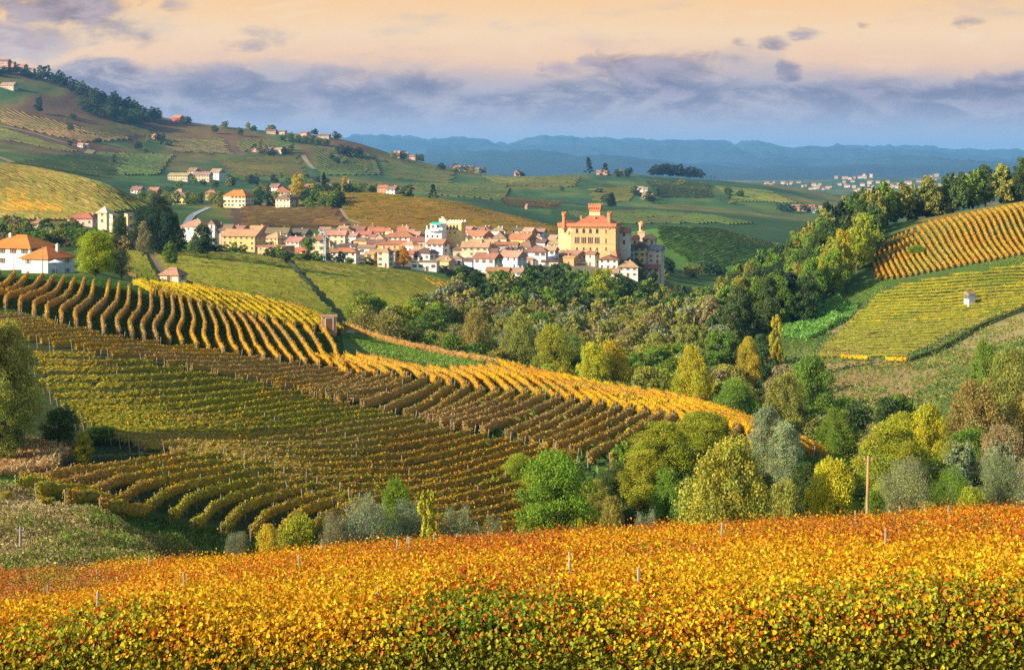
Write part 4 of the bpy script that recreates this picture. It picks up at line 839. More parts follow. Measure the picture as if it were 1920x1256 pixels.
# the 300 trees that show largest are things of their own; the smaller ones stand together as one woodland
def size_px(t):
    u = 960+F*t['x']/t['y']; return t['h']*t['wid']*(F/t['y'])**2 if -60 < u < 1980 else 0
hand = [t for t in TREC if t['name'] == 'bush']; tr = sorted([t for t in TREC if t['name'] == 'tree'], key=lambda t: -size_px(t)*(1e6 if isinstance(t['label'], str) else 1))
own, rest = tr[:298], tr[298:]
cnt = {}
for t in sorted([t for t in own if isinstance(t['label'], tuple)], key=lambda t: t['label'][1]):
    k = t['label'][0]; n = cnt.get(k, 0); cnt[k] = n+1; t['label'] = ordw(n)+' '+k
for t in hand+own: build_tree(**t)
print('trees', len(own), 'rest', len(rest), 'bush', len(hand))
def merged(rest):
    lib = {}
    for k in ('round', 'cone'):
        for i in range(2):
            cr, tk = tree_proto(200+i+(9 if k == 'cone' else 0), 1700 if k == 'round' else 700, .082, R=.44 if k == 'round' else .24, c0=.08, shape=k, blobs=18)
            v = np.empty(len(cr.vertices)*3, np.float32); cr.vertices.foreach_get('co', v); c = np.empty(len(cr.polygons)*4, np.float32); cr.attributes['Col'].data.foreach_get('color', c); c = 1+(c-1)*.7
            lib[k, i] = (v.reshape(-1, 3), c.reshape(-1, 4)[:, :3])
    Vv, Cc = [], []
    for t in rest:
        k = 'cone' if t['kind'] == 'cone' else 'round'; v, c = lib[k, random.randrange(2)]; s = t['wid']/(2*(.44 if k == 'round' else .24)*1.12); a = random.random()*6.28
        p = (v*[s, s, t['h']])@np.array([[math.cos(a), math.sin(a), 0], [-math.sin(a), math.cos(a), 0], [0, 0, 1]])
        if t['y'] > 900: m = np.repeat(np.arange(len(c)) % 3 != 0, 4); p = p[m]; c = c[m[::4]]
        Vv.append(p+[t['x'], t['y'], float(zt(t['x'], t['y']))-t['sink']]); cc = t['color']; cc = cc if isinstance(cc, tuple) else C_[cc]; Cc.append(c*np.array(cc)*random.uniform(.85, 1.15))
    V = np.vstack(Vv); o = mesh_np('woodland', V, np.arange(len(V)).reshape(-1, 4), M_leaf, np.vstack(Cc)); tag(o, 'smaller distant trees of the woods, gardens and hilltops', 'woodland', None, 'stuff')
merged(rest)
# ================================================================ buildings
def objcol_mat(name, scale, var, rough, streak=False):
    m, g = newmat(name); oi = g.n('ShaderNodeObjectInfo'); tc = g.n('ShaderNodeTexCoord'); p = tc.outputs['Object']
    f = g.noise(p, scale, 4, 0.65); b = g.noise(p, scale*.12, 3, .6)
    f = g.m('ADD', g.m('MULTIPLY', f, .55), g.m('MULTIPLY', b, .45))
    if streak:
        sp = g.n('ShaderNodeSeparateXYZ'); g.l(p, sp.inputs[0]); w = g.m('SINE', g.m('MULTIPLY', g.m('ADD', sp.outputs[0], g.m('MULTIPLY', sp.outputs[1], .6)), 14.0)); f = g.m('ADD', f, g.m('MULTIPLY', w, .06))
    col = g.mix(1.0, oi.outputs['Color'], g.ramp(f, [(0.3, (1-var,)*3), (0.7, (1+var, 1+var*.9, 1+var*.8))]), 'MULTIPLY')
    bs = g.n('ShaderNodeBsdfPrincipled'); g.l(col, bs.inputs['Base Color']); bs.inputs['Roughness'].default_value = rough; bs.inputs['Specular IOR Level'].default_value = .15
    finish(g, bs.outputs[0]); return m
M_wall = objcol_mat('plaster', .9, .28, .9); M_roof = objcol_mat('roof_tiles', 2.2, .38, .9, True)
M_glass = plain('window_glass', (.035, .045, .055), .25, .3, .5, .5); M_trim = objcol_mat('painted_trim', 2, .1, .6); M_metal = plain('crane_steel', (.42, .58, .70), .5)
WC = dict(white=(.78, .74, .68), cream=(.74, .62, .40), yellow=(.72, .52, .22), ochre=(.66, .42, .16), orange=(.68, .36, .15), pink=(.66, .45, .36), grey=(.58, .58, .56), blue=(.58, .66, .72), stone=(.62, .53, .40), red=(.55, .10, .05), tan=(.58, .44, .28))  # blue: bluish shade on white walls, put into the plaster colour
RC = dict(red=(.33, .15, .085), bright=(.56, .165, .05), brown=(.21, .125, .085), tan=(.38, .23, .14), pink=(.29, .185, .13), dark=(.11, .08, .07), grey=(.20, .20, .21))
def box(x0, x1, y0, y1, z0, z1):
    V = [(x, y, z) for z in (z0, z1) for (x, y) in ((x0, y0), (x1, y0), (x1, y1), (x0, y1))]
    return np.array(V, float), np.array([[0, 3, 2, 1], [4, 5, 6, 7], [0, 1, 5, 4], [1, 2, 6, 5], [2, 3, 7, 6], [3, 0, 4, 7]])
def window_mesh(w, h, shut):
    """frame with a proud sill and dark panes set into it, open shutters beside"""
    parts = [box(-w/2-.07, -w/2, -.06, .1, 0, h), box(w/2, w/2+.07, -.06, .1, 0, h), box(-w/2-.07, w/2+.07, -.06, .1, h, h+.08), box(-w/2-.15, w/2+.15, -.14, .1, -.1, 0), box(-.03, .03, -.045, .08, 0, h)]
    n = len(parts)
    if shut: parts += [box(-w/2-.07-w*.5, -w/2-.08, -.05, .02, 0, h), box(w/2+.08, w/2+.07+w*.5, -.05, .02, 0, h)]
    parts.append(box(-w/2, w/2, -.02, .05, 0, h)); V, Fc = join(parts)
    mi = [0]*(6*n)+[2]*(12 if shut else 0)+[1]*6
    return V, Fc, mi
M_shut = [plain('shutter_green', (.06, .12, .07)), plain('shutter_brown', (.17, .08, .04)), plain('shutter_grey', (.28, .30, .30))]
M_sill = plain('window_sill', (.60, .56, .48))
WM = []
for w, h, sh, c in ((1.0, 1.5, True, 0), (1.0, 1.5, True, 1), (1.1, 1.4, False, 2), (.9, 1.3, True, 2), (1.3, 2.3, False, 0)):
    V, Fc, mi = window_mesh(w, h, sh); WM.append(mesh_np('window', V, Fc, None, mats=[M_sill, M_glass, M_shut[c]], midx=mi, link=False).data)
V, Fc = join([box(-.6, .6, -.08, .05, 0, 2.2), box(-.75, -.6, -.12, .05, 0, 2.35), box(.6, .75, -.12, .05, 0, 2.35), box(-.6, .6, -.12, .05, 2.2, 2.35)])
DM = mesh_np('door', V, Fc, None, mats=[M_shut[1], M_sill], midx=[0]*6+[1]*18, link=False).data
CH = mesh_np('chimney', *join([box(-.35, .35, -.35, .35, -1.2, 1.0), box(-.45, .45, -.45, .45, 1.0, 1.18), box(-.2, .2, -.2, .2, 1.18, 1.4)]), M_wall, link=False).data
def part(name, me, parent, loc=(0, 0, 0), rz=0, col=None, sc=None):
    o = bpy.data.objects.new(name, me); COL.objects.link(o); o.parent = parent; o.location = loc; o.rotation_euler = (0, 0, rz)
    if col: o.color = (*col, 1)
    if sc: o.scale = sc
    return o
def roof_geo(kind, w, d, rh, ov=.55, th=.22):
    X, Y = w/2+ov, d/2+ov; e = -ov*rh/(d/2)*.6
    if kind == 'hip':
        if w >= d: a = max(0.05, X-Y*.95); R = [(-a, 0), (a, 0)]
        else: a = max(.05, Y-X*.95); R = [(0, -a), (0, a)]
        top = [(-X, -Y, e), (X, -Y, e), (X, Y, e), (-X, Y, e), (*R[0], rh), (*R[1], rh)]
        fc = [[0, 1, 5, 4], [1, 2, 5], [2, 3, 4, 5], [3, 0, 4]] if w >= d else [[0, 1, 4], [1, 2, 5, 4], [2, 3, 5], [3, 0, 4, 5]]
    elif kind == 'gable':
        top = [(-X, -Y, e), (X, -Y, e), (X, Y, e), (-X, Y, e), (-X, 0, rh), (X, 0, rh)]; fc = [[0, 1, 5, 4], [2, 3, 4, 5], [1, 2, 5], [3, 0, 4]]
    elif kind == 'front':
        e = -ov*rh/(w/2)*.6; top = [(-X, -Y, e), (X, -Y, e), (X, Y, e), (-X, Y, e), (0, -Y, rh), (0, Y, rh)]; fc = [[0, 4, 5, 3], [1, 2, 5, 4], [0, 1, 4], [2, 3, 5]]
    else:
        top = [(-X, -Y, .25), (X, -Y, .25), (X, Y, .25), (-X, Y, .25)]; fc = [[0, 1, 2, 3]]
    n = 4; V = top+[(x, y, z-th) for x, y, z in top[:4]]; m = len(top)
    fc = fc+[[m+3, m+2, m+1, m]]+[[i, m+i, m+(i+1) % 4, (i+1) % 4] for i in range(4)]
    return V, fc
def house(u0, u1, ve, vb, vr, wall, roof, kind, label, yaw=-18, name='house', Y=None, depth=None, wins=True, chim=1, group=None, wtype=None, snap=False, y0=560, found=2.0, cat='house', vis=True):
    """house measured on the photo: columns of its ends, rows of eaves, foot and ridge"""
    uc = (u0+u1)/2
    if Y is None: Y = hit(uc, vb, y0, 8500)[1]
    px = Y/F
    if snap: vn = HZ-F*float(zt((uc-960)*px, Y))/Y-(5 if vb < 140 else 1); dv = vn-vb; vb, ve, vr = vn, ve+dv, vr+dv
    W_ = (u1-u0)*px; a = math.radians(yaw); d = depth or max(5.0, min(12, W_*.62)); w = max(2.5, (W_-abs(math.sin(a))*d)/math.cos(a)); 
    h = max(2.4, (vb-ve)*px); rh = max(.5, (ve-vr)*px*.95); zb = -(vb-HZ)*px; x = (uc-960)*px
    if kind == 'hip' or kind == 'gable': rh = min(rh, d*.42)
    y = Y+d/2; gz = min(float(zt(x+sx_*w/2, y+sy_*d/2)) for sx_ in (-1, 1) for sy_ in (-1, 1)); z1 = min(gz-.5, zb)-found
    r = random.Random(int(u0*7+vb)); o = bpy.data.objects.new(name, None); COL.objects.link(o); o.location = (x*(1+d/2/Y), y, zb); o.rotation_euler = (0, 0, a); tag(o, label, cat, group)
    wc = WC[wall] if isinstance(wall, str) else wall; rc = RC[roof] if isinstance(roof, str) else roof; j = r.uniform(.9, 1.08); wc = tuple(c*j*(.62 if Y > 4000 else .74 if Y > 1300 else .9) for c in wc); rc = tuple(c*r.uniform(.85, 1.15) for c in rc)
    V, Fc = box(-w/2, w/2, -d/2, d/2, z1-zb, h); pa = [(V, Fc)]
    V, Fc = join(pa); Fl = [list(f) for f in Fc]
    if kind == 'front': n = len(V); V = np.vstack([V, [(0, -d/2, h+rh-.12), (0, d/2, h+rh-.12)]]); Fl += [[4, 5, n], [6, 7, n+1]]
    if kind == 'gable': n = len(V); V = np.vstack([V, [(-w/2, 0, h+rh-.12), (w/2, 0, h+rh-.12)]]); Fl += [[7, 4, n], [5, 6, n+1]]
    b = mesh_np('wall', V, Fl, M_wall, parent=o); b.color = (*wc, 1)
    V, Fl = roof_geo(kind, w, d, rh, ov=min(.7, w*.07)); ro = mesh_np('roof', V, Fl, M_roof, parent=o); ro.location = (0, 0, h+.02); ro.color = (*rc, 1)
    for i in range(chim if w > 5 else 0):
        part('chimney', CH, ro, (r.uniform(-.32, .32)*w, r.uniform(-.15, .25)*d, rh*.72), 0, tuple(c*.9 for c in wc))
    if wins:
        fl = max(1, int(round(h/3.1))); fh = h/fl; wt = WM[wtype if wtype is not None else r.randrange(4)]
        for sgn, L, face in ((0, w, 'f'), (1, d, 'r' if yaw < 0 else 'l')):
            n = max(1, int(L/(3.1 if face == 'f' else 3.8)))
            for f in range(fl):
                for i in range(n):
                    if r.random() < .12: continue
                    t = (i+.5)/n*L-L/2; z = f*fh+fh*.36
                    if face == 'f' and f == 0 and i == n//2: part('door', DM, o, (t, -d/2-.01, 0.05)); continue
                    if face == 'f': part('window', wt, o, (t, -d/2-.01, z), 0, None, (1, 1, min(1, fh*.5/1.5)))
                    elif face == 'r': part('window', wt, o, (w/2+.01, t, z), PI/2, None, (1, 1, min(1, fh*.5/1.5)))
                    else: part('window', wt, o, (-w/2-.01, t, z), -PI/2, None, (1, 1, min(1, fh*.5/1.5)))
    return o
H = [
 # village, front to back, left to right
 (418, 497, 442, 471, 430, 'ochre', 'tan', 'gable', 'long low house with orange tile roof and deep shaded porch at the left end of the village'),
 (484, 552, 463, 484, 461, 'orange', 'tan', 'flat', 'orange lower storey block with a pale terrace rail and three round windows'),
 (497, 538, 446, 462, 437, 'yellow', 'tan', 'hip', 'yellow house with a dark shield on its front, above the orange terrace block'),
 (536, 578, 453, 470, 444, 'cream', 'pink', 'gable', 'cream house under a long pink roof left of the umbrella pine'),
 (580, 616, 449, 484, 441, 'cream', 'brown', 'hip', 'tall pale cream house just right of the umbrella pine'),
 (552, 582, 470, 484, 464, 'orange', 'red', 'gable', 'small orange shed below the cream house'),
 (622, 674, 472, 493, 465, 'white', 'red', 'hip', 'white villa with red hip roof beside the tower crane'),
 (612, 652, 440, 458, 430, 'cream', 'tan', 'gable', 'pale house with brown gable directly behind the crane'),
 (648, 676, 443, 457, 436, 'white', 'pink', 'gable', 'white house with one dark window, second row behind the crane'),
 (636, 672, 462, 474, 457, 'grey', 'dark', 'gable', 'low dark roofed house behind the white villa'),
 (672, 706, 464, 478, 459, 'white', 'pink', 'gable', 'white house with two tall dark windows right of the white villa'),
 (684, 708, 476, 498, 472, 'ochre', 'tan', 'gable', 'narrow ochre house left of the tall cream house'),
 (708, 738, 472, 502, 465, 'cream', 'pink', 'hip', 'tall square cream house with pyramid roof left of the orange tree'),
 (736, 750, 473, 500, 468, 'stone', 'brown', 'gable', 'grey brown house between the cream house and orange tree'),
 (705, 770, 458, 470, 451, 'orange', 'red', 'gable', 'orange walled house above the orange tree'),
 (718, 782, 444, 460, 434, 'white', 'red', 'hip', 'big white house with wide orange roof and ochre side wall'),
 (690, 722, 434, 444, 426, 'pink', 'red', 'gable', 'pink house at the back, left of the big white house'),
 (655, 690, 431, 440, 424, 'cream', 'brown', 'gable', 'brown roofed house in the back row above the crane'),
 (690, 706, 427, 434, 421, 'yellow', 'brown', 'hip', 'small yellow gazebo like house at the top of the back row'),
 (776, 823, 474, 490, 465, 'white', 'dark', 'hip', 'white house with dark hip roof right of the orange tree'),
 (772, 824, 491, 508, 488, 'white', 'pink', 'flat', 'white lower wing with balconies beneath the dark hip roof'),
 (800, 842, 457, 486, 448, 'white', 'red', 'gable', 'tall white house with dark side wall in the centre of the village'),
 (808, 848, 446, 456, 437, 'cream', 'tan', 'gable', 'cream house right below the teal awning'),
 (824, 852, 490, 506, 487, 'yellow', 'tan', 'gable', 'yellow garden house above the small yellow tree'),
 (848, 864, 447, 466, 443, (.72, .20, .06), 'red', 'gable', 'vivid orange house in the middle of the village'),
 (862, 886, 447, 462, 441, 'white', 'tan', 'front', 'white gable fronted house right of the vivid orange one'),
 (866, 920, 463, 491, 453, 'cream', 'tan', 'gable', 'large pale yellow house with two dark windows, centre of the village'),
 (888, 942, 484, 512, 474, 'white', 'red', 'gable', 'large white house with red roof below the pale yellow house'),
 (936, 988, 481, 505, 470, 'blue', 'tan', 'gable', 'bluish white house with balconies and white awnings'),
 (912, 958, 508, 531, 501, 'orange', 'red', 'gable', 'orange cream house with five small windows at the foot of the village'),
 (955, 990, 510, 528, 502, 'grey', 'pink', 'gable', 'house with dark shaded walls joined to the orange cream house'),
 (990, 1028, 471, 497, 460, 'blue', 'brown', 'hip', 'pale blue house under a broad brown roof'),
 (968, 1010, 462, 474, 450, 'tan', 'brown', 'hip', 'house under the widest brown roof left of the pale blue house'),
 (870, 925, 442, 458, 432, 'pink', 'red', 'gable', 'long pink house in the back row right of the crenellated tower'),
 (925, 955, 447, 460, 434, 'cream', 'pink', 'front', 'cream gable fronted barn in the back row'),
 (952, 1006, 448, 462, 438, 'ochre', 'red', 'gable', 'ochre house with open dark loggia in the back row'),
 (895, 940, 456, 466, 449, 'orange', 'tan', 'gable', 'low orange house in the middle row behind the pale yellow one'),
 (1005, 1030, 455, 468, 447, 'grey', 'dark', 'gable', 'grey shaded house at the right of the back row'),
 (1028, 1056, 457, 470, 449, 'white', 'tan', 'gable', 'white house with tan roof just left of the castle'),
 (1052, 1078, 464, 478, 448, 'blue', 'pink', 'front', 'bluish gabled house touching the left of the castle'),
 (1018, 1048, 469, 492, 462, 'blue', 'tan', 'gable', 'blue white house below and left of the castle'),
 (1046, 1100, 477, 490, 470, 'tan', 'pink', 'gable', 'pink roofed house at the foot of the castle wall'),
 (1056, 1083, 483, 498, 480, 'orange', 'tan', 'gable', 'small orange house half hidden by trees under the castle'),
 (1098, 1124, 477, 499, 471, 'cream', 'brown', 'gable', 'cream house between the castle wall and trees'),
 (1122, 1162, 486, 506, 478, 'white', 'brown', 'front', 'white gable fronted house at the right foot of the castle'),
 (1130, 1162, 511, 527, 503, 'grey', 'pink', 'gable', 'shaded house with pink roof at the lowest right corner'),
 (1158, 1198, 500, 520, 490, 'white', 'tan', 'hip', 'white house with tan hip roof and three windows below the church'),
 (1200, 1238, 503, 524, 496, 'yellow', 'brown', 'gable', 'yellow house at the right end of the village'),
 (1166, 1192, 466, 494, 455, 'grey', 'dark', 'gable', 'dark shaded long building beside the church front'),
 (1188, 1216, 464, 492, 454, 'yellow', 'dark', 'front', 'yellow church with gabled front and arched door'),
 (1214, 1246, 468, 494, 456, 'stone', 'grey', 'gable', 'stone building with grey roof right of the yellow church'),
 (1184, 1200, 448, 458, 440, 'yellow', 'red', 'gable', 'tiny yellow house left of the bell tower'),
 (1204, 1232, 447, 458, 439, 'tan', 'tan', 'hip', 'tan tiled apse like house right under the bell tower'),
 (430, 470, 432, 438, 424, 'tan', 'brown', 'gable', 'brown roofed house behind the long orange roof'),
 (466, 500, 433, 438, 425, 'cream', 'tan', 'gable', 'tan roofed house behind the yellow shield house'),
 (500, 545, 438, 444, 428, 'stone', 'brown', 'gable', 'dark roofed barn behind the yellow shield house'),
 (545, 585, 440, 446, 430, 'tan', 'dark', 'gable', 'dark roofed house in the back row left of the pine'),
 (340, 400, 424, 436, 412, 'white', 'tan', 'hip', 'white walled house with wide tan roof beside the road'),
 (392, 412, 420, 430, 412, 'white', 'brown', 'front', 'small white gabled house right of the tan roofed one'),
 (405, 440, 430, 442, 420, 'pink', 'brown', 'gable', 'pink brown house left of the long orange roof'),
 (745, 770, 430, 440, 424, 'cream', 'red', 'gable', 'cream house in the back row left of the terrace'),
 (770, 800, 452, 464, 444, 'pink', 'brown', 'gable', 'pink house in shadow left of the tall white house'),
 (752, 778, 476, 488, 470, 'pink', 'red', 'gable', 'small pink house right behind the orange tree'),
 # left end of the picture
 (-20, 100, 463, 500, 441, 'white', 'bright', 'hip', 'large white house with bright orange hip roof at the left border'),
 (46, 134, 483, 520, 463, (.52, .54, .52), 'bright', 'hip', 'pale grey house with bright orange hip roof and white parasol'),
 (130, 184, 409, 424, 400, 'pink', 'red', 'hip', 'salmon pink house with red roof left of the cream tower'),
 (62, 90, 418, 428, 408, 'pink', 'red', 'hip', 'small pink house with red roof in the far left gardens'),
 (203, 224, 403, 455, 401, 'cream', 'grey', 'flat', 'cream apartment block left of the dark cedars'),
 (232, 252, 402, 462, 400, 'yellow', 'grey', 'flat', 'yellow apartment block touching the dark cedars'),
]
for t in H:
    u0, u1, ve, vb, vr, wc, rc, kd, lab = t; kw = {}
    if u0 in (-20,): kw = dict(Y=395, depth=12)
    elif u0 == 46: kw = dict(Y=345, depth=9, yaw=-25)
    elif u0 in (130, 62): kw = dict(y0=650)
    elif u0 in (203, 232): kw = dict(Y=600, depth=8, yaw=25, found=6)
    elif u0 in (1184, 1204): kw = dict(Y=812)
    elif u0 in (1166, 1188, 1214): kw = dict(Y=806, found=1)
    elif 340 <= u0 <= 405 and vb < 445: kw = dict(Y=780)
    yaw = kw.pop('yaw', (-18, -26, -12, -34, -8)[(u0*3+vb) % 5]); 
    house(u0, u1, ve, vb, vr, wc, rc, kd, ' '.join(lab.split()[:16]), yaw=yaw, chim=1+(u0 % 2), **kw)
FILL = []; rr_ = random.Random(77); taken = [((t[0]+t[1])/2, t[3], t[1]-t[0]) for t in H]
VP = [(600, 446), (700, 432), (800, 446), (930, 440), (1050, 452), (1090, 476), (1150, 494), (1000, 505), (860, 500), (740, 490), (600, 480)]
for k in range(2600):
    u = rr_.uniform(600, 1150); v = rr_.uniform(436, 502)
    if len(FILL) > 58 or not inpoly(np.array([u]), np.array([v]), VP)[0]: continue
    if any(abs(u-a) < (w+22)*.36 and abs(v-b) < 8.5 for a, b, w in taken): continue
    w = rr_.uniform(18, 36); taken.append((u, v, w)); FILL.append((u, v, w))
FILL.sort()
for i, (u, v, w) in enumerate(FILL):
    hh_ = rr_.uniform(10, 15); wc = rr_.choice(['white', 'cream', 'pink', 'white', 'tan', 'ochre', 'grey', 'blue']); rc = rr_.choice(['red', 'tan', 'brown', 'pink', 'tan', 'dark'])
    house(u-w/2, u+w/2, v-hh_, v, v-hh_-rr_.uniform(5, 8), wc, rc, rr_.choice(['gable', 'gable', 'hip', 'front']), f'{ordw(i)} from left of the small crowded village houses, {wc} walls, {rc} roof', yaw=rr_.uniform(-38, 4), chim=rr_.choice([0, 1, 2]), group='small crowded village houses')
H2 = [
 (420, 474, 368, 390, 357, 'cream', 'bright', 'hip', 'cream villa with bright red hip roof on the upper hill'),
 (318, 362, 370, 383, 362, 'yellow', 'brown', 'hip', 'yellow villa with brown hip roof left of the road'),
 (325, 352, 362, 372, 355, 'yellow', 'tan', 'hip', 'upper storey house behind the yellow villa'),
 (386, 408, 362, 376, 357, 'ochre', 'red', 'hip', 'ochre house between the yellow villa and cream villa'),
 (303, 333, 376, 382, 371, 'orange', 'tan', 'gable', 'low orange house at the foot of the yellow villa'),
 (279, 302, 358, 366, 351, 'red', 'red', 'gable', 'bright red painted house on the upper left hill'),
 (246, 271, 357, 364, 350, 'white', 'brown', 'gable', 'white house with brown roof left of the red painted house'),
 (315, 362, 330, 340, 325, 'cream', 'tan', 'gable', 'long pale wing at the left of the upper villa complex'),
 (352, 376, 322, 332, 315, 'stone', 'brown', 'gable', 'brown roofed block at the top of the villa complex'),
 (362, 398, 329, 341, 323, 'cream', 'pink', 'gable', 'pale middle house of the villa complex'),
 (394, 422, 324, 338, 317, 'white', 'pink', 'gable', 'white right hand house of the villa complex'),
 (505, 530, 352, 364, 345, 'white', 'brown', 'gable', 'white house with brown roof left of the golden tree'),
 (515, 550, 361, 376, 350, 'cream', 'red', 'front', 'cream gabled house with red roof below the golden tree'),
 (517, 560, 374, 392, 364, 'cream', 'brown', 'hip', 'large cream house with balconies, lowest below the golden tree'),
 (560, 582, 352, 362, 342, 'pink', 'red', 'gable', 'red roofed house right behind the golden tree'),
 (618, 630, 348, 354, 342, 'white', 'tan', 'gable', 'white house peeping out beside the dark conifer'),
 (648, 657, 342, 352, 338, 'pink', 'pink', 'gable', 'pink house right of the small golden tree'),
 (708, 730, 353, 362, 348, 'orange', 'red', 'gable', 'brick orange house at the top of the orange hill'),
 (724, 748, 356, 368, 350, 'white', 'brown', 'gable', 'white and brown house at the top of the orange hill'),
]
for t in H2:
    u0, u1, ve, vb, vr, wc, rc, kd, lab = t; house(u0, u1, ve, vb, vr, wc, rc, kd, lab, yaw=(-20, -30, -10)[u0 % 3], y0=900, found=5, chim=1, snap=True)
# far farmhouses and hamlets
H3 = [
 (322, 346, 226, 233, 220, 'red', 'red', 'gable', 'red farmhouse alone on the far ridge'), (285, 299, 255, 262, 249, 'ochre', 'tan', 'hip', 'small ochre farmhouse on the far slope'),
 (146, 158, 272, 277, 269, 'white', 'tan', 'gable', 'tiny white house at the fork of the far path'), (156, 168, 273, 278, 270, 'cream', 'tan', 'gable', 'second tiny pale house at the fork of the far path'),
 (500, 520, 243, 248, 240, 'pink', 'brown', 'gable', 'pink farmhouse on the ridge, left one'), (522, 538, 244, 249, 241, 'cream', 'brown', 'gable', 'cream farmhouse on the ridge'), (562, 582, 246, 251, 243, 'pink', 'brown', 'gable', 'farmhouse on the ridge left of the hamlet trees'), (596, 620, 249, 254, 246, 'stone', 'brown', 'gable', 'stone farmhouse at the lower end of the ridge'),
 (472, 492, 281, 286, 277, 'pink', 'tan', 'gable', 'pink farmhouse in the middle of the far slope'), (495, 512, 281, 287, 277, 'white', 'brown', 'gable', 'white farmhouse in the middle of the far slope'), (514, 540, 282, 288, 278, 'cream', 'tan', 'gable', 'cream farm in the middle of the far slope'),
 (738, 752, 288, 296, 283, 'white', 'tan', 'gable', 'white farmhouse where the mountains begin'), (752, 766, 290, 299, 285, 'cream', 'red', 'gable', 'cream farmhouse where the mountains begin'), (768, 782, 292, 298, 289, 'pink', 'brown', 'gable', 'pink farmhouse where the mountains begin'),
 (850, 868, 315, 320, 311, 'stone', 'brown', 'gable', 'stone farmhouse on the green ridge'), (868, 884, 315, 321, 311, 'pink', 'red', 'gable', 'pink farmhouse on the green ridge'), (886, 902, 317, 322, 313, 'cream', 'brown', 'gable', 'cream farmhouse on the green ridge'), (964, 980, 320, 326, 313, 'pink', 'red', 'gable', 'red roofed farmhouse on the green ridge above the village'),
 (985, 992, 388, 392, 384, 'pink', 'red', 'gable', 'tiny pink hut on the dark green slope'),
 (1194, 1208, 354, 361, 350, 'white', 'pink', 'gable', 'white farmhouse on the slope above the castle'), (1206, 1216, 355, 362, 351, 'pink', 'pink', 'gable', 'pink farmhouse on the slope above the castle'), (1203, 1226, 369, 375, 364, 'pink', 'red', 'gable', 'long red roofed barn on the slope above the castle'),
 (1118, 1140, 324, 328, 320, 'pink', 'red', 'gable', 'red roofed farmhouse beside the cypresses on the ridge'), (1500, 1530, 390, 397, 385, 'pink', 'red', 'gable', 'red roofed wing of the long cellar buildings'), (1520, 1564, 392, 401, 387, 'white', 'tan', 'gable', 'long pale cellar building right of the castle hill'), (1484, 1500, 388, 395, 384, 'orange', 'brown', 'gable', 'small orange house left of the cellar buildings'),
 (-10, 20, 119, 130, 115, 'pink', 'brown', 'gable', 'pink building of the hilltop town at the left border'), (18, 30, 118, 129, 113, 'orange', 'brown', 'gable', 'narrow orange house of the hilltop town'), (30, 52, 120, 130, 116, 'pink', 'red', 'gable', 'red roofed house of the hilltop town'), (50, 66, 124, 131, 120, 'stone', 'brown', 'gable', 'last brown house of the hilltop town'),
 (0, 34, 161, 168, 153, 'stone', 'pink', 'gable', 'long pink roofed building below the hilltop town'),
]
for t in H3:
    u0, u1, ve, vb, vr, wc, rc, kd, lab = t
    yy_ = 2520 if (vb < 140 or (vb < 260 and u0 > 300)) else None
    house(u0, u1, ve, vb, vr, wc, rc, kd, lab, yaw=(-20, -30, -10)[u0 % 3], Y=yy_, y0=1400, found=10, chim=0, name='farmhouse', cat='farmhouse', snap=True)
# little houses of the towns on the far plain
rf = random.Random(9); TL = []
for (ua, ub, va, vb_, n) in ((1432, 1500, 343, 350, 9), (1500, 1580, 347, 357, 13), (1578, 1660, 342, 360, 22), (1660, 1760, 342, 354, 22), (1740, 1850, 330, 346, 22), (1560, 1640, 330, 338, 10)):
    for i in range(n): TL.append((rf.uniform(ua, ub), rf.uniform(va, vb_)))
TL.sort()
for i, (u, v) in enumerate(TL):
    w = rf.uniform(5, 10); house(u, u+w, v-rf.uniform(2.4, 4), v, v-rf.uniform(4.5, 6), rf.choice(['cream', 'white', 'pink', 'ochre', 'tan']), rf.choice(['red', 'brown', 'pink', 'tan']), 'gable', f'{ordw(i % 69)} tiny pale house from the {"left" if i < 69 else "middle"} in the towns on the far plain', y0=4300, found=20, chim=0, wins=False, name='town_house', group='tiny houses of the towns on the far plain')
# ---- castle
def thing(name, label, cat, loc, yaw=0, group=None):
    o = bpy.data.objects.new(name, None); COL.objects.link(o); o.location = loc; o.rotation_euler = (0, 0, math.radians(yaw)); tag(o, label, cat, group); return o
def mp(name, parts, mat, parent, col=None, loc=(0, 0, 0), rz=0):
    V, Fc = join(parts); o = mesh_np(name, V, Fc, mat, parent=parent); o.location = loc; o.rotation_euler = (0, 0, rz)
    if col: o.color = (*col, 1)
    return o
def cylp(r0, r1, z0, z1, k=14, cx=0, cy=0):
    a = np.arange(k)*2*PI/k; V = np.vstack([np.stack([cx+np.cos(a)*r, cy+np.sin(a)*r, a*0+z], 1) for r, z in ((r0, z0), (r1, z1))]+[[(cx, cy, z1)]])
    return V, np.array([[i, (i+1) % k, k+(i+1) % k, k+i] for i in range(k)]+[[k+i, k+(i+1) % k, 2*k, 2*k] for i in range(k)])
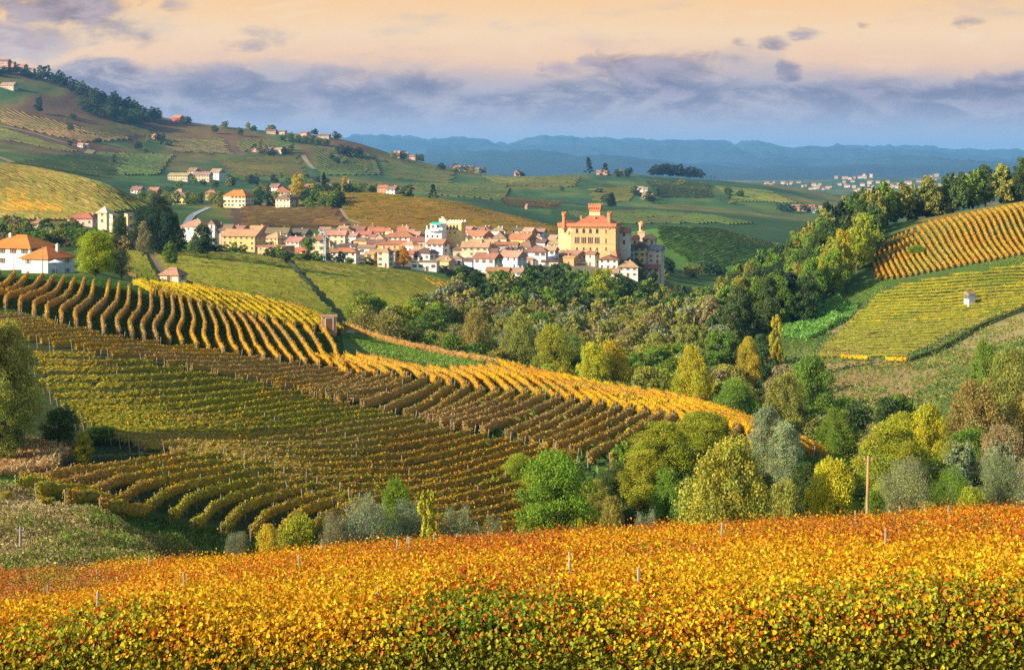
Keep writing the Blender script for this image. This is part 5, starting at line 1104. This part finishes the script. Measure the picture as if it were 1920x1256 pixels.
def castle():
    Y = 785; px = Y/F; CX = (1117-960)*px; zb = -(480-HZ)*px
    def zz(v): return -(v-HZ)*px-zb
    o = thing('castle', 'big ochre brick castle with hip roof, square keep and round turrets above the village', 'castle', (CX*(1+11/Y), Y+11, zb), -13)
    OC = (.64, .38, .18); BR = (.48, .20, .09); PALE = (.72, .52, .28); d = 21
    w = 25.5; x0, x1 = -12.2, 12.8; hw = zz(425); top = zz(419)
    mp('wall', [box(x0, x1, -d/2, d/2, -9, hw)], M_wall, o, OC)
    mp('side_block', [box(x0-7.4, x0-.003, -d/2+1.6, d/2-3, -9, hw)], M_wall, o, PALE)
    # brick cornice carried on little corbels
    pc = [box(x0-7.9, x0-.55, -d/2+1.1, -d/2+1.597, hw-.2, top), box(x0-.5, x1+.5, -d/2-.55, -d/2-.003, hw, top), box(x1+.003, x1+.5, -d/2, d/2, hw, top), box(x0-7.9, x0-7.403, -d/2+1.6, d/2-3, hw-.2, top), box(x0, x1, -d/2, -d/2+.6, hw+.003, top), box(x1-.6, x1, -d/2+.603, d/2, hw+.003, top), box(x0-7.4, x0-.01, -d/2+1.6, -d/2+2.2, hw+.003, top-.01)]
    for i in range(28): pc.append(box(x0+i*.9, x0+i*.9+.4, -d/2-.4, -d/2-.003, hw-.9, hw-.003))
    for i in range(8): pc.append(box(x0-7.4+i*.9, x0-7+i*.9, -d/2+1.25, -d/2+1.597, hw-.9, hw-.203))
    mp('cornice', pc, M_wall, o, BR)
    for v, w_ in ((458, .12),): mp('string_course', [box(x0, x1, -d/2-w_, -d/2-.003, zz(v), zz(v)+.35)], M_wall, o, tuple(c*.9 for c in OC))
    rh = zz(404)-top
    a, b = w/2-1.6, d/2-1.6; V = [(-a, -b, 0), (a, -b, 0), (a, b, 0), (-a, b, 0), (-4.2, 0, rh), (4.2, 0, rh)]
    rf_ = mesh_np('roof', V, [[0, 1, 5, 4], [1, 2, 5], [2, 3, 4, 5], [3, 0, 4], [3, 2, 1, 0]], M_roof, parent=o); rf_.location = (.3, 0, top-.5); rf_.color = (.42, .14, .07, 1)
    V, Fl = roof_geo('hip', 7.6, d-5, 1.4, ov=.1); r2 = mesh_np('roof', V, Fl, M_roof, parent=o); r2.location = (x0-3.8, -.7, top-.3); r2.color = (.42, .14, .07, 1)
    for i in range(3): part('chimney', CH, rf_, (-8+i*7.5, -3.5, 2.2), 0, (.5, .26, .15), (1.4, 1.4, 1.6))
    tw = thing('tower', None, None, (-.6, 3, 0)); tw.parent = o
    for k in ('category',): 
        if k in tw: del tw[k]
    kz = zz(399); kt = zz(383)
    mp('tower_shaft', [box(-3, 3, -3, 3, top-1, kz)], M_wall, tw, PALE)
    ct = [box(-3.1, 3.1, -3.1, 3.1, kz+.003, kt-2.2), box(-3.6, 3.6, -3.6, 3.6, kt-2.197, kt-1.0)]
    for i in range(5):
        t = -3.6+i*1.55
        ct += [box(t, t+1.0, -3.6, -3.1, kt-.997, kt), box(t, t+1.0, 3.1, 3.6, kt-.997, kt)]
        if 0 < i < 4: ct += [box(-3.6, -3.1, t, t+1.0, kt-.997, kt), box(3.1, 3.6, t, t+1.0, kt-.997, kt)]
    for i in range(6):
        t = -3.4+i*1.2; ct += [box(t, t+.5, -3.5, -3.103, kt-3.1, kt-2.2), box(3.103, 3.5, t, t+.5, kt-3.1, kt-2.2)]
    mp('battlement', ct, M_wall, tw, BR)
    for cx, cy, vt in ((x0-4.0, -d/2+1.5, 401), (x1-3.4, -d/2+.9, 400)):
        t = mp('turret', [cylp(1.1, 1.1, hw-.5, zz(vt)-1.2, cx=cx, cy=cy), cylp(1.38, 1.38, zz(vt)-1.2, zz(vt), cx=cx, cy=cy), cylp(.9, 1.35, hw-2.2, hw-.5, cx=cx, cy=cy)], M_wall, o, BR)
        mp('turret_crown', [box(cx+math.cos(q)*1.12-.25, cx+math.cos(q)*1.12+.25, cy+math.sin(q)*1.12-.25, cy+math.sin(q)*1.12+.25, zz(vt)+.003, zz(vt)+.8) for q in np.arange(6)*PI/3], M_wall, t, BR)
    # battered brick buttress at the right foot
    V = np.array([(6.5, -d/2-4.6, -9), (x1+3.2, -d/2-4.6, -9), (x1+3.2, 2, -9), (x1+.3, 2, zz(468)), (x1+.1, -d/2-.1, zz(468)), (9.5, -d/2-.1, zz(470)), (6.5, -d/2, -9)], float)
    bt = mesh_np('buttress', V, [[0, 1, 4, 5], [1, 2, 3, 4], [0, 5, 6]], M_wall, parent=o); bt.color = (*BR, 1)
    def win(x, v0, v1, wd_, n=1, side=False):
        h = (v1-v0)*px
        for k in range(n):
            xx = x+(k-(n-1)/2)*(wd_+.28); pr = [box(-wd_/2, wd_/2, -.05, .02, 0, h), cylp(0, 0, 0, 0)] 
            a = np.linspace(0, PI, 7); VV = np.array([(math.cos(t)*wd_/2, -.05, h+math.sin(t)*wd_/2) for t in a]+[(0, -.05, h)]); FF = np.array([[i, i+1, 7, 7] for i in range(6)])
            V, Fc = join([pr[0], (VV, FF)]); fr = box(-wd_/2-.12, wd_/2+.12, -.16, 0, -.2, -.003)
            V2, F2 = join([(V, Fc), fr]); q = mesh_np('window', V2, F2, None, parent=o, mats=[M_glass, M_wall], midx=[0]*len(Fc)+[1]*6); q.color = (*BR, 1)
            q.location = (xx, -d/2-.01, zz(v1)) if not side else (x1+.01, xx, zz(v1))
            if side: q.rotation_euler = (0, 0, PI/2)
    xs = [(u-1117)*px*1.02 for u in (1088, 1100.5, 1113, 1125.5)]
    for x in xs: win(x, 431.5, 437.5, 1.5, 1); win(x, 446, 456.5, .72, 3); win(x, 466, 469.5, 1.0, 1)
    x = (1142-1117)*px*1.02
    win(x, 431.5, 437, .7); win(x, 448, 456, .7); win(x, 465, 469.5, .8)
    win(x0-3.2, 432.5, 437, 1.1)
    for y in (-6, 0, 6):
        for v in (434, 450, 464): win(y, v-2.5, v+2.5, .9, side=True)
castle()
house(1160, 1184, 436, 458, 426, (.74, .66, .58), 'red', 'gable', 'white annex with red roof and loggia at the right of the castle', yaw=-13, Y=796, wtype=4, depth=8)
def bell_tower():
    Y = 830; px = Y/F; zb = -(452-HZ)*px; o = thing('bell_tower', 'slender tan brick bell tower with domed lantern right of the castle', 'bell tower', ((1203.5-960)*px, Y+2, zb), -10); zz = lambda v: -(v-HZ)*px-zb
    mp('tower_shaft', [box(-2.0, 2.0, -2.0, 2.0, -14, zz(436)), box(-2.3, 2.3, -2.3, 2.3, zz(436)+.003, zz(434.5))], M_wall, o, (.66, .42, .24))
    mp('belfry', [cylp(1.5, 1.5, zz(434.5), zz(421), 12), cylp(1.9, 1.9, zz(421), zz(419.5), 12)], M_wall, o, (.66, .38, .17))
    mp('dome', [cylp(1.6, 1.5, zz(419.5), zz(418), 12), cylp(1.5, .9, zz(418), zz(416), 12), cylp(.9, .15, zz(416), zz(415), 12)], M_roof, o, (.52, .26, .12))
    for k in range(4):
        a = k*PI/2-PI/2; q = mp('bell_opening', [box(-.4, .4, -.06, .02, 0, 2.4)], M_glass, o, None, (math.cos(a)*1.5, math.sin(a)*1.5, zz(431)), a+PI/2)
bell_tower()
def crenel_house():
    Y = 800; px = Y/F; zb = -(446-HZ)*px; o = thing('tower_house', 'yellow crenellated tower house with four tall windows above the village centre', 'tower house', ((852-960)*px, Y+5, zb), -16); zz = lambda v: -(v-HZ)*px-zb
    W2 = 4.3; mp('wall', [box(-W2, W2+.9, -4, 4, -12, zz(419))], M_wall, o, (.74, .52, .20))
    m = [box(-W2-.25, W2+1.15, -4.25, 4.25, zz(419)+.003, zz(416.5))]
    for i in range(6): m += [box(-W2-.25+i*1.78, -W2+.75+i*1.78, -4.25, -3.7, zz(416.5)+.003, zz(413.5)), box(-W2-.25+i*1.78, -W2+.75+i*1.78, 3.7, 4.25, zz(416.5)+.003, zz(413.5))]
    mp('battlement', m, M_wall, o, (.70, .62, .48))
    mp('stair_tower', [box(-W2-3.6, -W2-.003, -4.3, -.5, -12, zz(412)), box(-W2-3.8, -W2-.1, -4.5, -.3, zz(412)+.003, zz(410.5))], M_wall, o, (.76, .66, .42))
    mp('turret', [cylp(.8, .8, zz(411), zz(408)), cylp(1.1, 1.1, zz(408), zz(407.2))], M_wall, o, (.75, .7, .6), (-W2-1.8, -2.4, .02))
    for i in range(4): part('window', WM[4], o, (-3.1+i*1.95, -4.02, zz(431)), 0, None, (.75, 1, 1.2))
    for i in range(2): part('window', WM[2], o, (-1.6+i*3, -4.02, zz(438)), 0, None, (.8, 1, .7))
crenel_house()
def terrace_house():
    Y = 790; px = Y/F; zb = -(450-HZ)*px; o = thing('terrace_house', 'white terraced house with rounded balcony and teal awning left of the crenellated tower', 'house', ((816-960)*px, Y+5, zb), -16); zz = lambda v: -(v-HZ)*px-zb
    mp('wall', [box(-4.9, 4.6, -3.5, 5, -12, zz(432)), box(-2.6, 4.6, -2, 5, zz(432)+.003, zz(421))], M_wall, o, (.78, .74, .70))
    a = np.linspace(PI, 2*PI, 10); V = [(math.cos(t)*3.6+.6, math.sin(t)*2.0-3.5, z) for z in (zz(434), zz(430.5)) for t in a]; n = len(a)
    b = mesh_np('balcony', V, [[i, i+1, n+i+1, n+i] for i in range(n-1)]+[list(range(n-1, -1, -1))], M_wall, parent=o); b.color = (.8, .78, .76, 1)
    V = []; 
    for j, t in enumerate(np.linspace(0, PI/2, 6)): V += [(-1.2, -2-2.6*math.sin(t), zz(417)-1.4*(1-math.cos(t))), (4.4, -2-2.6*math.sin(t), zz(417)-1.4*(1-math.cos(t)))]
    aw = mesh_np('awning', V, [[2*i, 2*i+1, 2*i+3, 2*i+2] for i in range(5)], M_trim, parent=o); aw.color = (.04, .42, .34, 1)
    mp('roof', [box(-2.9, 4.9, -2.3, 5.2, zz(421)+.003, zz(420))], M_wall, o, (.7, .66, .6)); mp('chimney', [box(-4.6, -3.9, -3, -2.3, zz(432)+.003, zz(424))], M_wall, o, (.8, .77, .74))
    for i in range(3): part('window', WM[2], o, (-3.6+i*2.9, -3.53, zz(446)), 0)
    for i in range(2): part('window', WM[2], o, (-.9+i*2.9, -2.03, zz(428)), 0)
terrace_house()
def tower_cream():
    Y = 640; px = Y/F; zb = -(430-HZ)*px; o = thing('tower_house', 'square cream tower with pale pyramid roof beside the dark cedars', 'tower house', ((193-960)*px, Y+3, zb), -16); zz = lambda v: -(v-HZ)*px-zb
    mp('wall', [box(-2.2, 2.2, -2.2, 2.2, -12, zz(398))], M_wall, o, (.74, .62, .36)); V, Fl = roof_geo('hip', 4.4, 4.4, 2.3, ov=.6); r = mesh_np('roof', V, Fl, M_roof, parent=o); r.location = (0, 0, zz(398)+.2); r.color = (.62, .50, .36, 1)
    for v in (405, 417): part('window', WM[2], o, (0, -2.22, zz(v)), 0)
tower_cream()
def crane():
    Y = 690; px = Y/F; p = at(609, Y); o = thing('tower_crane', 'thin pale blue tower crane with a short jib standing among the village houses', 'tower crane', (p[0], Y, p[2])); ht = -(431-HZ)*px-p[2]; pr = []; s = .45
    for a, b in ((-s, -s), (s, -s), (s, s), (-s, s)): pr.append(tube([(a, b, -1), (a, b, ht)], [.17, .17], 4))
    for i in range(int(ht/1.2)):
        z = i*1.2; pr += [tube([(-s, -s, z), (s, -s, z+1.2)], [.06, .06], 4), tube([(s, -s, z), (s, s, z+1.2)], [.06, .06], 4), tube([(-s, s, z), (-s, -s, z+1.2)], [.06, .06], 4)]
    mp('mast', pr, M_metal, o); J = 7.5
    pr = [tube([(-2.5, 0, ht), (J, 0, ht+.2)], [.2, .18], 4), tube([(-2.5, 0, ht+.9), (J, 0, ht+.7)], [.09, .08], 4)]
    for i in range(8): x = -2.5+i*1.25; pr.append(tube([(x, 0, ht+.05), (x+1.25, 0, ht+.8)], [.05, .05], 4))
    mp('jib', pr, M_post, o); mp('counterweight', [box(-3.1, -2.5, -.4, .4, ht-.8, ht+.3)], M_wall, o, (.5, .5, .5)); mp('base', [box(-1.6, 1.6, -1.6, 1.6, -1.5, .9)], M_metal, o)
crane()
def hut(u, ve, vb, vr, w, Y, wall, roof, label, kind='hip', name='hut', yaw=-20):
    px = Y/F; o = house(u-w/2, u+w/2, ve, vb, vr, wall, roof, kind, label, yaw=yaw, Y=Y, name=name, cat='hut', chim=0, depth=max(2.2, w*px*.6), found=.8); return o
hut(325, 517, 530, 503, 48, 405, (.74, .62, .42), 'pink', 'small cream hut with pink hip roof alone in the field below the village')
hut(1818, 554, 566, 548, 18, hit(1818, 572, 400, 600)[1]-3, 'white', 'pink', 'tiny white hut with pink roof in the right hill field', kind='gable', yaw=25)
o = hut(617, 605, 620, 603, 30, 258, (.62, .30, .16), 'tan', 'little brick hut with flat top at the corner of the crest rows', kind='flat', yaw=10)
# ---- poles and small things
def pole(u, vt, vb, Y, r, label, mat, lean=0, wires=None, z=None):
    px = Y/F; x = (u-960)*px; zt_ = -(vt-HZ)*px; zb = float(zt(x, Y)) if z is None else z; o = thing('utility_pole', label, 'pole', (x, Y, zb)); h = zt_-zb
    mp('pole_shaft', [tube([(0, 0, -.8), (lean*.5, 0, h*.5), (lean, 0, h)], [r, r*.85, r*.65], 8)], mat, o)
    mp('pole_cap', [tube([(lean-.22, 0, h-.25), (lean+.22, 0, h-.25)], [.04, .04], 6), tube([(lean-.2, 0, h-.25), (lean-.2, 0, h-.08)], [.035, .05], 6), tube([(lean+.2, 0, h-.25), (lean+.2, 0, h-.08)], [.035, .05], 6)], mat, o)
    return np.array([x+lean, Y, zt_-.1])
T0 = pole(1620.5, 854, 975, 76, .10, 'tall leaning wooden pole at the far edge of the near field', M_wood, lean=.22)
pole(38, 985, 1060, 78, .08, 'thin grey pole at the left behind the near field', M_post)
pole(26, 470, 520, 330, .13, 'grey pole in front of the large orange roofed house', M_post); pole(80, 462, 508, 325, .13, 'grey pole before the pale grey house with parasol', M_post); pole(415, 430, 475, 690, .16, 'pale pole in front of the long orange roofed house', M_post); pole(258, 488, 520, 420, .10, 'yellowish pole at the edge of the vineyard below the cedars', M_wood)
def wire(a, b, sag, label):
    t = np.linspace(0, 1, 24); P = np.array([a])*(1-t[:, None])+np.array([b])*t[:, None]; P[:, 2] -= sag*4*t*(1-t); V, Fc = tube(P, [.018]*24, 4); o = mesh_np('wire', V, Fc, M_wire); tag(o, label, 'wire'); return o
wire(T0, (46, 96, -(872-HZ)/F*96), .9, 'thin overhead wire running right from the wooden pole before the willows')
pa = at(857, 82); pz = -(1000-HZ)/F*82
o = thing('fence_post', 'lone grey fence post holding a wire, behind the near field', 'post', tuple(pa)); mp('post_shaft', [tube([(0, 0, -.5), (0, 0, pz-pa[2])], [.09, .08], 8)], M_post, o); mp('wire_clip', [box(-.05, .05, -.12, .05, pz-pa[2]-.25, pz-pa[2]-.15)], M_wire, o)
wire((pa[0], 82, pz-.1), ((1165-960)/F*84, 84, -(994-HZ)/F*84), .5, 'pale sagging wire running right from the lone fence post')
# parasol beside the grey house
p = (104-960)/F*336; zc = -(488-HZ)/F*336
o = thing('parasol', 'white open garden parasol beside the pale grey house', 'parasol', (p, 336, float(zt(p, 336)))); hz = zc-float(zt(p, 336))
mp('canopy', [cylp(1.7, .12, hz-.45, hz+.15, 8)], M_trim, o, (.85, .85, .83)); mp('pole_shaft', [tube([(0, 0, 0), (0, 0, hz)], [.05, .05], 6)], M_post, o)
# ---- roads and paths
def ribbon(name, pts, w, c, label=None, y0=60, y1=4000, lift=.12, kind='structure'):
    P = [hit(u, v, y0, y1)[:2] for u, v in pts]; Q, s = smoothpath(P, 3.0 if y0 < 1000 else 12); T = np.gradient(Q, axis=0); T /= np.linalg.norm(T, axis=1, keepdims=True)+1e-9; N = np.stack([-T[:, 1], T[:, 0]], 1); V = []
    for a in np.linspace(-.5, .5, 5):
        q = Q+N*a*w; V.append(np.stack([q[:, 0], q[:, 1], zt(q[:, 0], q[:, 1])+lift], 1))
    n = len(Q); V = np.stack(V, 1).reshape(-1, 3); i, j = np.meshgrid(np.arange(n-1), np.arange(4), indexing='ij'); a = (i*5+j).ravel()
    o = mesh_np(name, V, np.stack([a, a+5, a+6, a+1], 1), M_ground, np.tile(np.array([c], float), (len(a), 1)), smooth=True); tag(o, kind=kind)
DIRT = (.26, .20, .12); ASPH = (.13, .13, .13)
ribbon('path', [(0, 237), (60, 250), (120, 268), (165, 277)], 9, DIRT, y0=1700, lift=.6); ribbon('path', [(172, 282), (148, 300), (152, 315), (160, 330)], 11, DIRT, y0=1500, lift=.6); ribbon('path', [(-20, 290), (25, 306)], 8, DIRT, y0=1500, lift=.6)
ribbon('path', [(568, 292), (590, 318)], 8, DIRT, y0=1500, lift=.6); ribbon('path', [(700, 300), (708, 328)], 8, DIRT, y0=1500, lift=.6); ribbon('path', [(640, 392), (655, 412), (690, 424)], 3.5, DIRT, y0=900, lift=.4)
ribbon('path', [(1150, 398), (1195, 420)], 5, DIRT, y0=1240, lift=.4); ribbon('path', [(1312, 458), (1322, 480), (1332, 498)], 5, DIRT, y0=960, lift=.3); ribbon('path', [(1385, 455), (1410, 470)], 4, DIRT, y0=960, lift=.3)
ribbon('road', [(345, 428), (365, 402), (392, 380)], 4, (.30, .32, .34), y0=760, y1=1100, lift=.3)
ribbon('path', [(285, 476), (300, 500), (312, 516)], 3.2, (.28, .20, .13), y0=400, lift=.15); ribbon('path', [(532, 480), (560, 512), (590, 545)], 2.4, (.14, .16, .06), y0=400, lift=.12)
ribbon('path', [(1690, 680), (1760, 655), (1850, 608), (1960, 565)], 3.0, (.26, .22, .12), y0=330, lift=.12); ribbon('path', [(1560, 570), (1600, 590), (1560, 625)], 4, (.28, .22, .11), y0=380, lift=.12)
ribbon('path', [(655, 625), (720, 633), (800, 655), (880, 675), (935, 686)], 1.6, (.24, .22, .13), y0=235, lift=.1)
# ================================================================ ground cover
def cover(name, label, polyg, y0, y1, n, pal, wts, size, hgt, seed, clump=6.0, asp=.35, up=.2, cat='grass', keep=-.9):
    r = np.random.default_rng(seed); pts = np.array([(p[0], p[1]) for p in polyg]); us = pts[:, 0]; N = n*6
    Y = np.sqrt(r.uniform(y0*y0, y1*y1, N)); u = r.uniform(us.min(), us.max(), N); x = (u-960)/F*Y; z = zt(x, Y); v = HZ-F*z/Y
    f = fbm(x/clump, Y/clump, 3, seed); k = inpoly(u, v, polyg) & (f > keep); k = np.where(k)[0][:n]; x, Y, z, f = x[k], Y[k], z[k], f[k]; m = len(k)
    hh = hgt*(.4+.9*np.clip(.5+f, 0, 1.3)); c = np.stack([x, Y, z+hh*r.random(m)], 1); nr = r.normal(size=(m, 3)); nr[:, 2] = nr[:, 2]*.5+up; nr /= np.linalg.norm(nr, axis=1, keepdims=True)
    V, Fc = leaf_quads(c, size*(.5+r.random(m)), nr, r, asp); o = mesh_np(name, V, Fc, M_vine, pick(pal, wts, m, r, f)); tag(o, label, cat, None, 'stuff'); return o
STR = (.52, .40, .17); DST = (.32, .25, .12); PAL = (.56, .47, .26); RDG = (.45, .24, .10); GG = (.12, .22, .03); LG = (.20, .32, .05); DG = (.06, .11, .025)
cover('dry_scrub', 'pale dry grass and brambles on the bank at lower left', [(-120, 915), (30, 930), (150, 965), (240, 1005), (370, 1050), (400, 1120), (-120, 1120)], 66, 118, 90000, [PAL, STR, DST, OLV, GG, LG], [2.0, 1.9, 1.2, 1.7, 1.8, .6], .22, 1.15, 401, clump=2.6, cat='scrub')
cover('dry_grass', 'reddish dry grass below the dark tree at the left border', [(-120, 815), (60, 828), (135, 850), (110, 880), (30, 895), (-120, 900)], 118, 165, 16000, [RDG, STR, DST], [2.4, 2, 1], .42, 1.1, 402)
cover('grass', 'green verge below the small lower left vineyard plot', [(-40, 880), (60, 890), (200, 945), (330, 985), (520, 1010), (650, 990), (650, 1080), (380, 1080), (240, 1010), (30, 935), (-40, 925)], 80, 135, 30000, [GG, LG, DG, OLV], [3, 1.6, 1.5, .8], .28, .35, 403)
cover('grass', 'green meadow tongue between the crest row and golden vine rows', [(645, 628), (760, 645), (900, 672), (940, 690), (850, 690), (700, 668)], 220, 290, 16000, [GG, LG, GG], [2, 2, 1], .40, .3, 404)
cover('cane_thicket', 'bright green cane patch in the valley right of the wood', [(1470, 588), (1500, 566), (1560, 562), (1608, 582), (1590, 602), (1515, 640), (1450, 628)], 330, 480, 26000, [(.13, .32, .05), (.21, .40, .08), (.09, .21, .04)], [2, 2, 1], .9, 2.4, 405, cat='canes')
cover('grass', 'weedy grass on the bare slope right of the valley wood', [(1540, 670), (1700, 672), (1900, 590), (1960, 620), (1800, 740), (1640, 780), (1520, 740)], 280, 440, 16000, [GG, OLV, STR, LG, DST], [2.4, 1.4, 1, 1.6, .8], .55, .35, 406, clump=14, keep=-.1)
cover('grass', 'rough grass margins between the vine rows and wood on the right hill', [(1560, 560), (1660, 520), (1960, 470), (1960, 500), (1800, 500), (1690, 520), (1610, 580)], 380, 560, 12000, [GG, LG, OLV], [2, 1.5, 1], .6, .4, 407)
cover('grass', 'grass between the tan vine rows under the crest', [(-100, 510), (180, 520), (400, 570), (640, 625), (650, 690), (400, 660), (-100, 580)], 180, 290, 45000, [(.035, .11, .018), (.05, .14, .02), (.03, .08, .015)], [2, 2, 1], .32, .25, 408)
cover('grass', 'grass between the rows of the wide block and small plot', [(-60, 640), (600, 720), (1060, 840), (1080, 960), (600, 1010), (40, 920)], 110, 215, 40000, [(.035, .075, .018), (.05, .10, .02), (.09, .09, .03)], [2, 1.5, 1], .24, .18, 409)
cover('undergrowth', 'low undergrowth on the floor of the woods and banks', [(900, 560), (1500, 560), (1950, 640), (1950, 1000), (900, 1040)], 118, 560, 60000, [DG, GG, OLV, BRN], [2, 1.6, 1.4, .6], .9, 1.3, 410, clump=9, cat='undergrowth')
for i, (a, b, c) in enumerate([((1578, 664), (1628, 667), 'longer'), ((1662, 668), (1700, 669), 'shorter')]):
    P = [htop(*q, y0=330, y1=460) for q in (a, b)]; vine_row(P, f'{c} bright yellow hedge row at the foot of the right hill field', 'bright yellow hedge rows', [YEL, GOLD], [2, 1], wd=1, leaf=.4, dens=22, step=1.5)
P = [htop(*q, y0=330, y1=520) for q in ((1705, 668), (1760, 648), (1850, 600), (1950, 562))]; vine_row(P, 'dark green hedge of small bushes along the diagonal path on the right hill', 'hedge by the diagonal path', [DG, GRN, OLV], [2, 1, 1], wd=1.1, leaf=.45, dens=14, step=1.5, h=1.6, posts=0)
# ================================================================ haze
def haze():
    x0, x1, y0, y1, z0, z1 = -40500, 40500, -60, 31000, float(ZG.min())-1, float(ZG.max())+5
    V = [(x, y, z) for x in (x0, x1) for y in (y0, y1) for z in (z0, z1)]
    Fc = [(0, 1, 3, 2), (4, 6, 7, 5), (0, 4, 5, 1), (2, 3, 7, 6), (0, 2, 6, 4), (1, 5, 7, 3)]
    m, g = newmat('haze_air'); v = g.n('ShaderNodeVolumePrincipled')
    v.inputs['Color'].default_value = (0.20, 0.52, 1.0, 1); v.inputs['Density'].default_value = 5.2e-5; v.inputs['Anisotropy'].default_value = 0.1
    o = g.n('ShaderNodeOutputMaterial'); g.l(v.outputs[0], o.inputs['Volume'])
    ob = mesh_np('haze', V, Fc, m); tag(ob, kind='stuff')
haze()
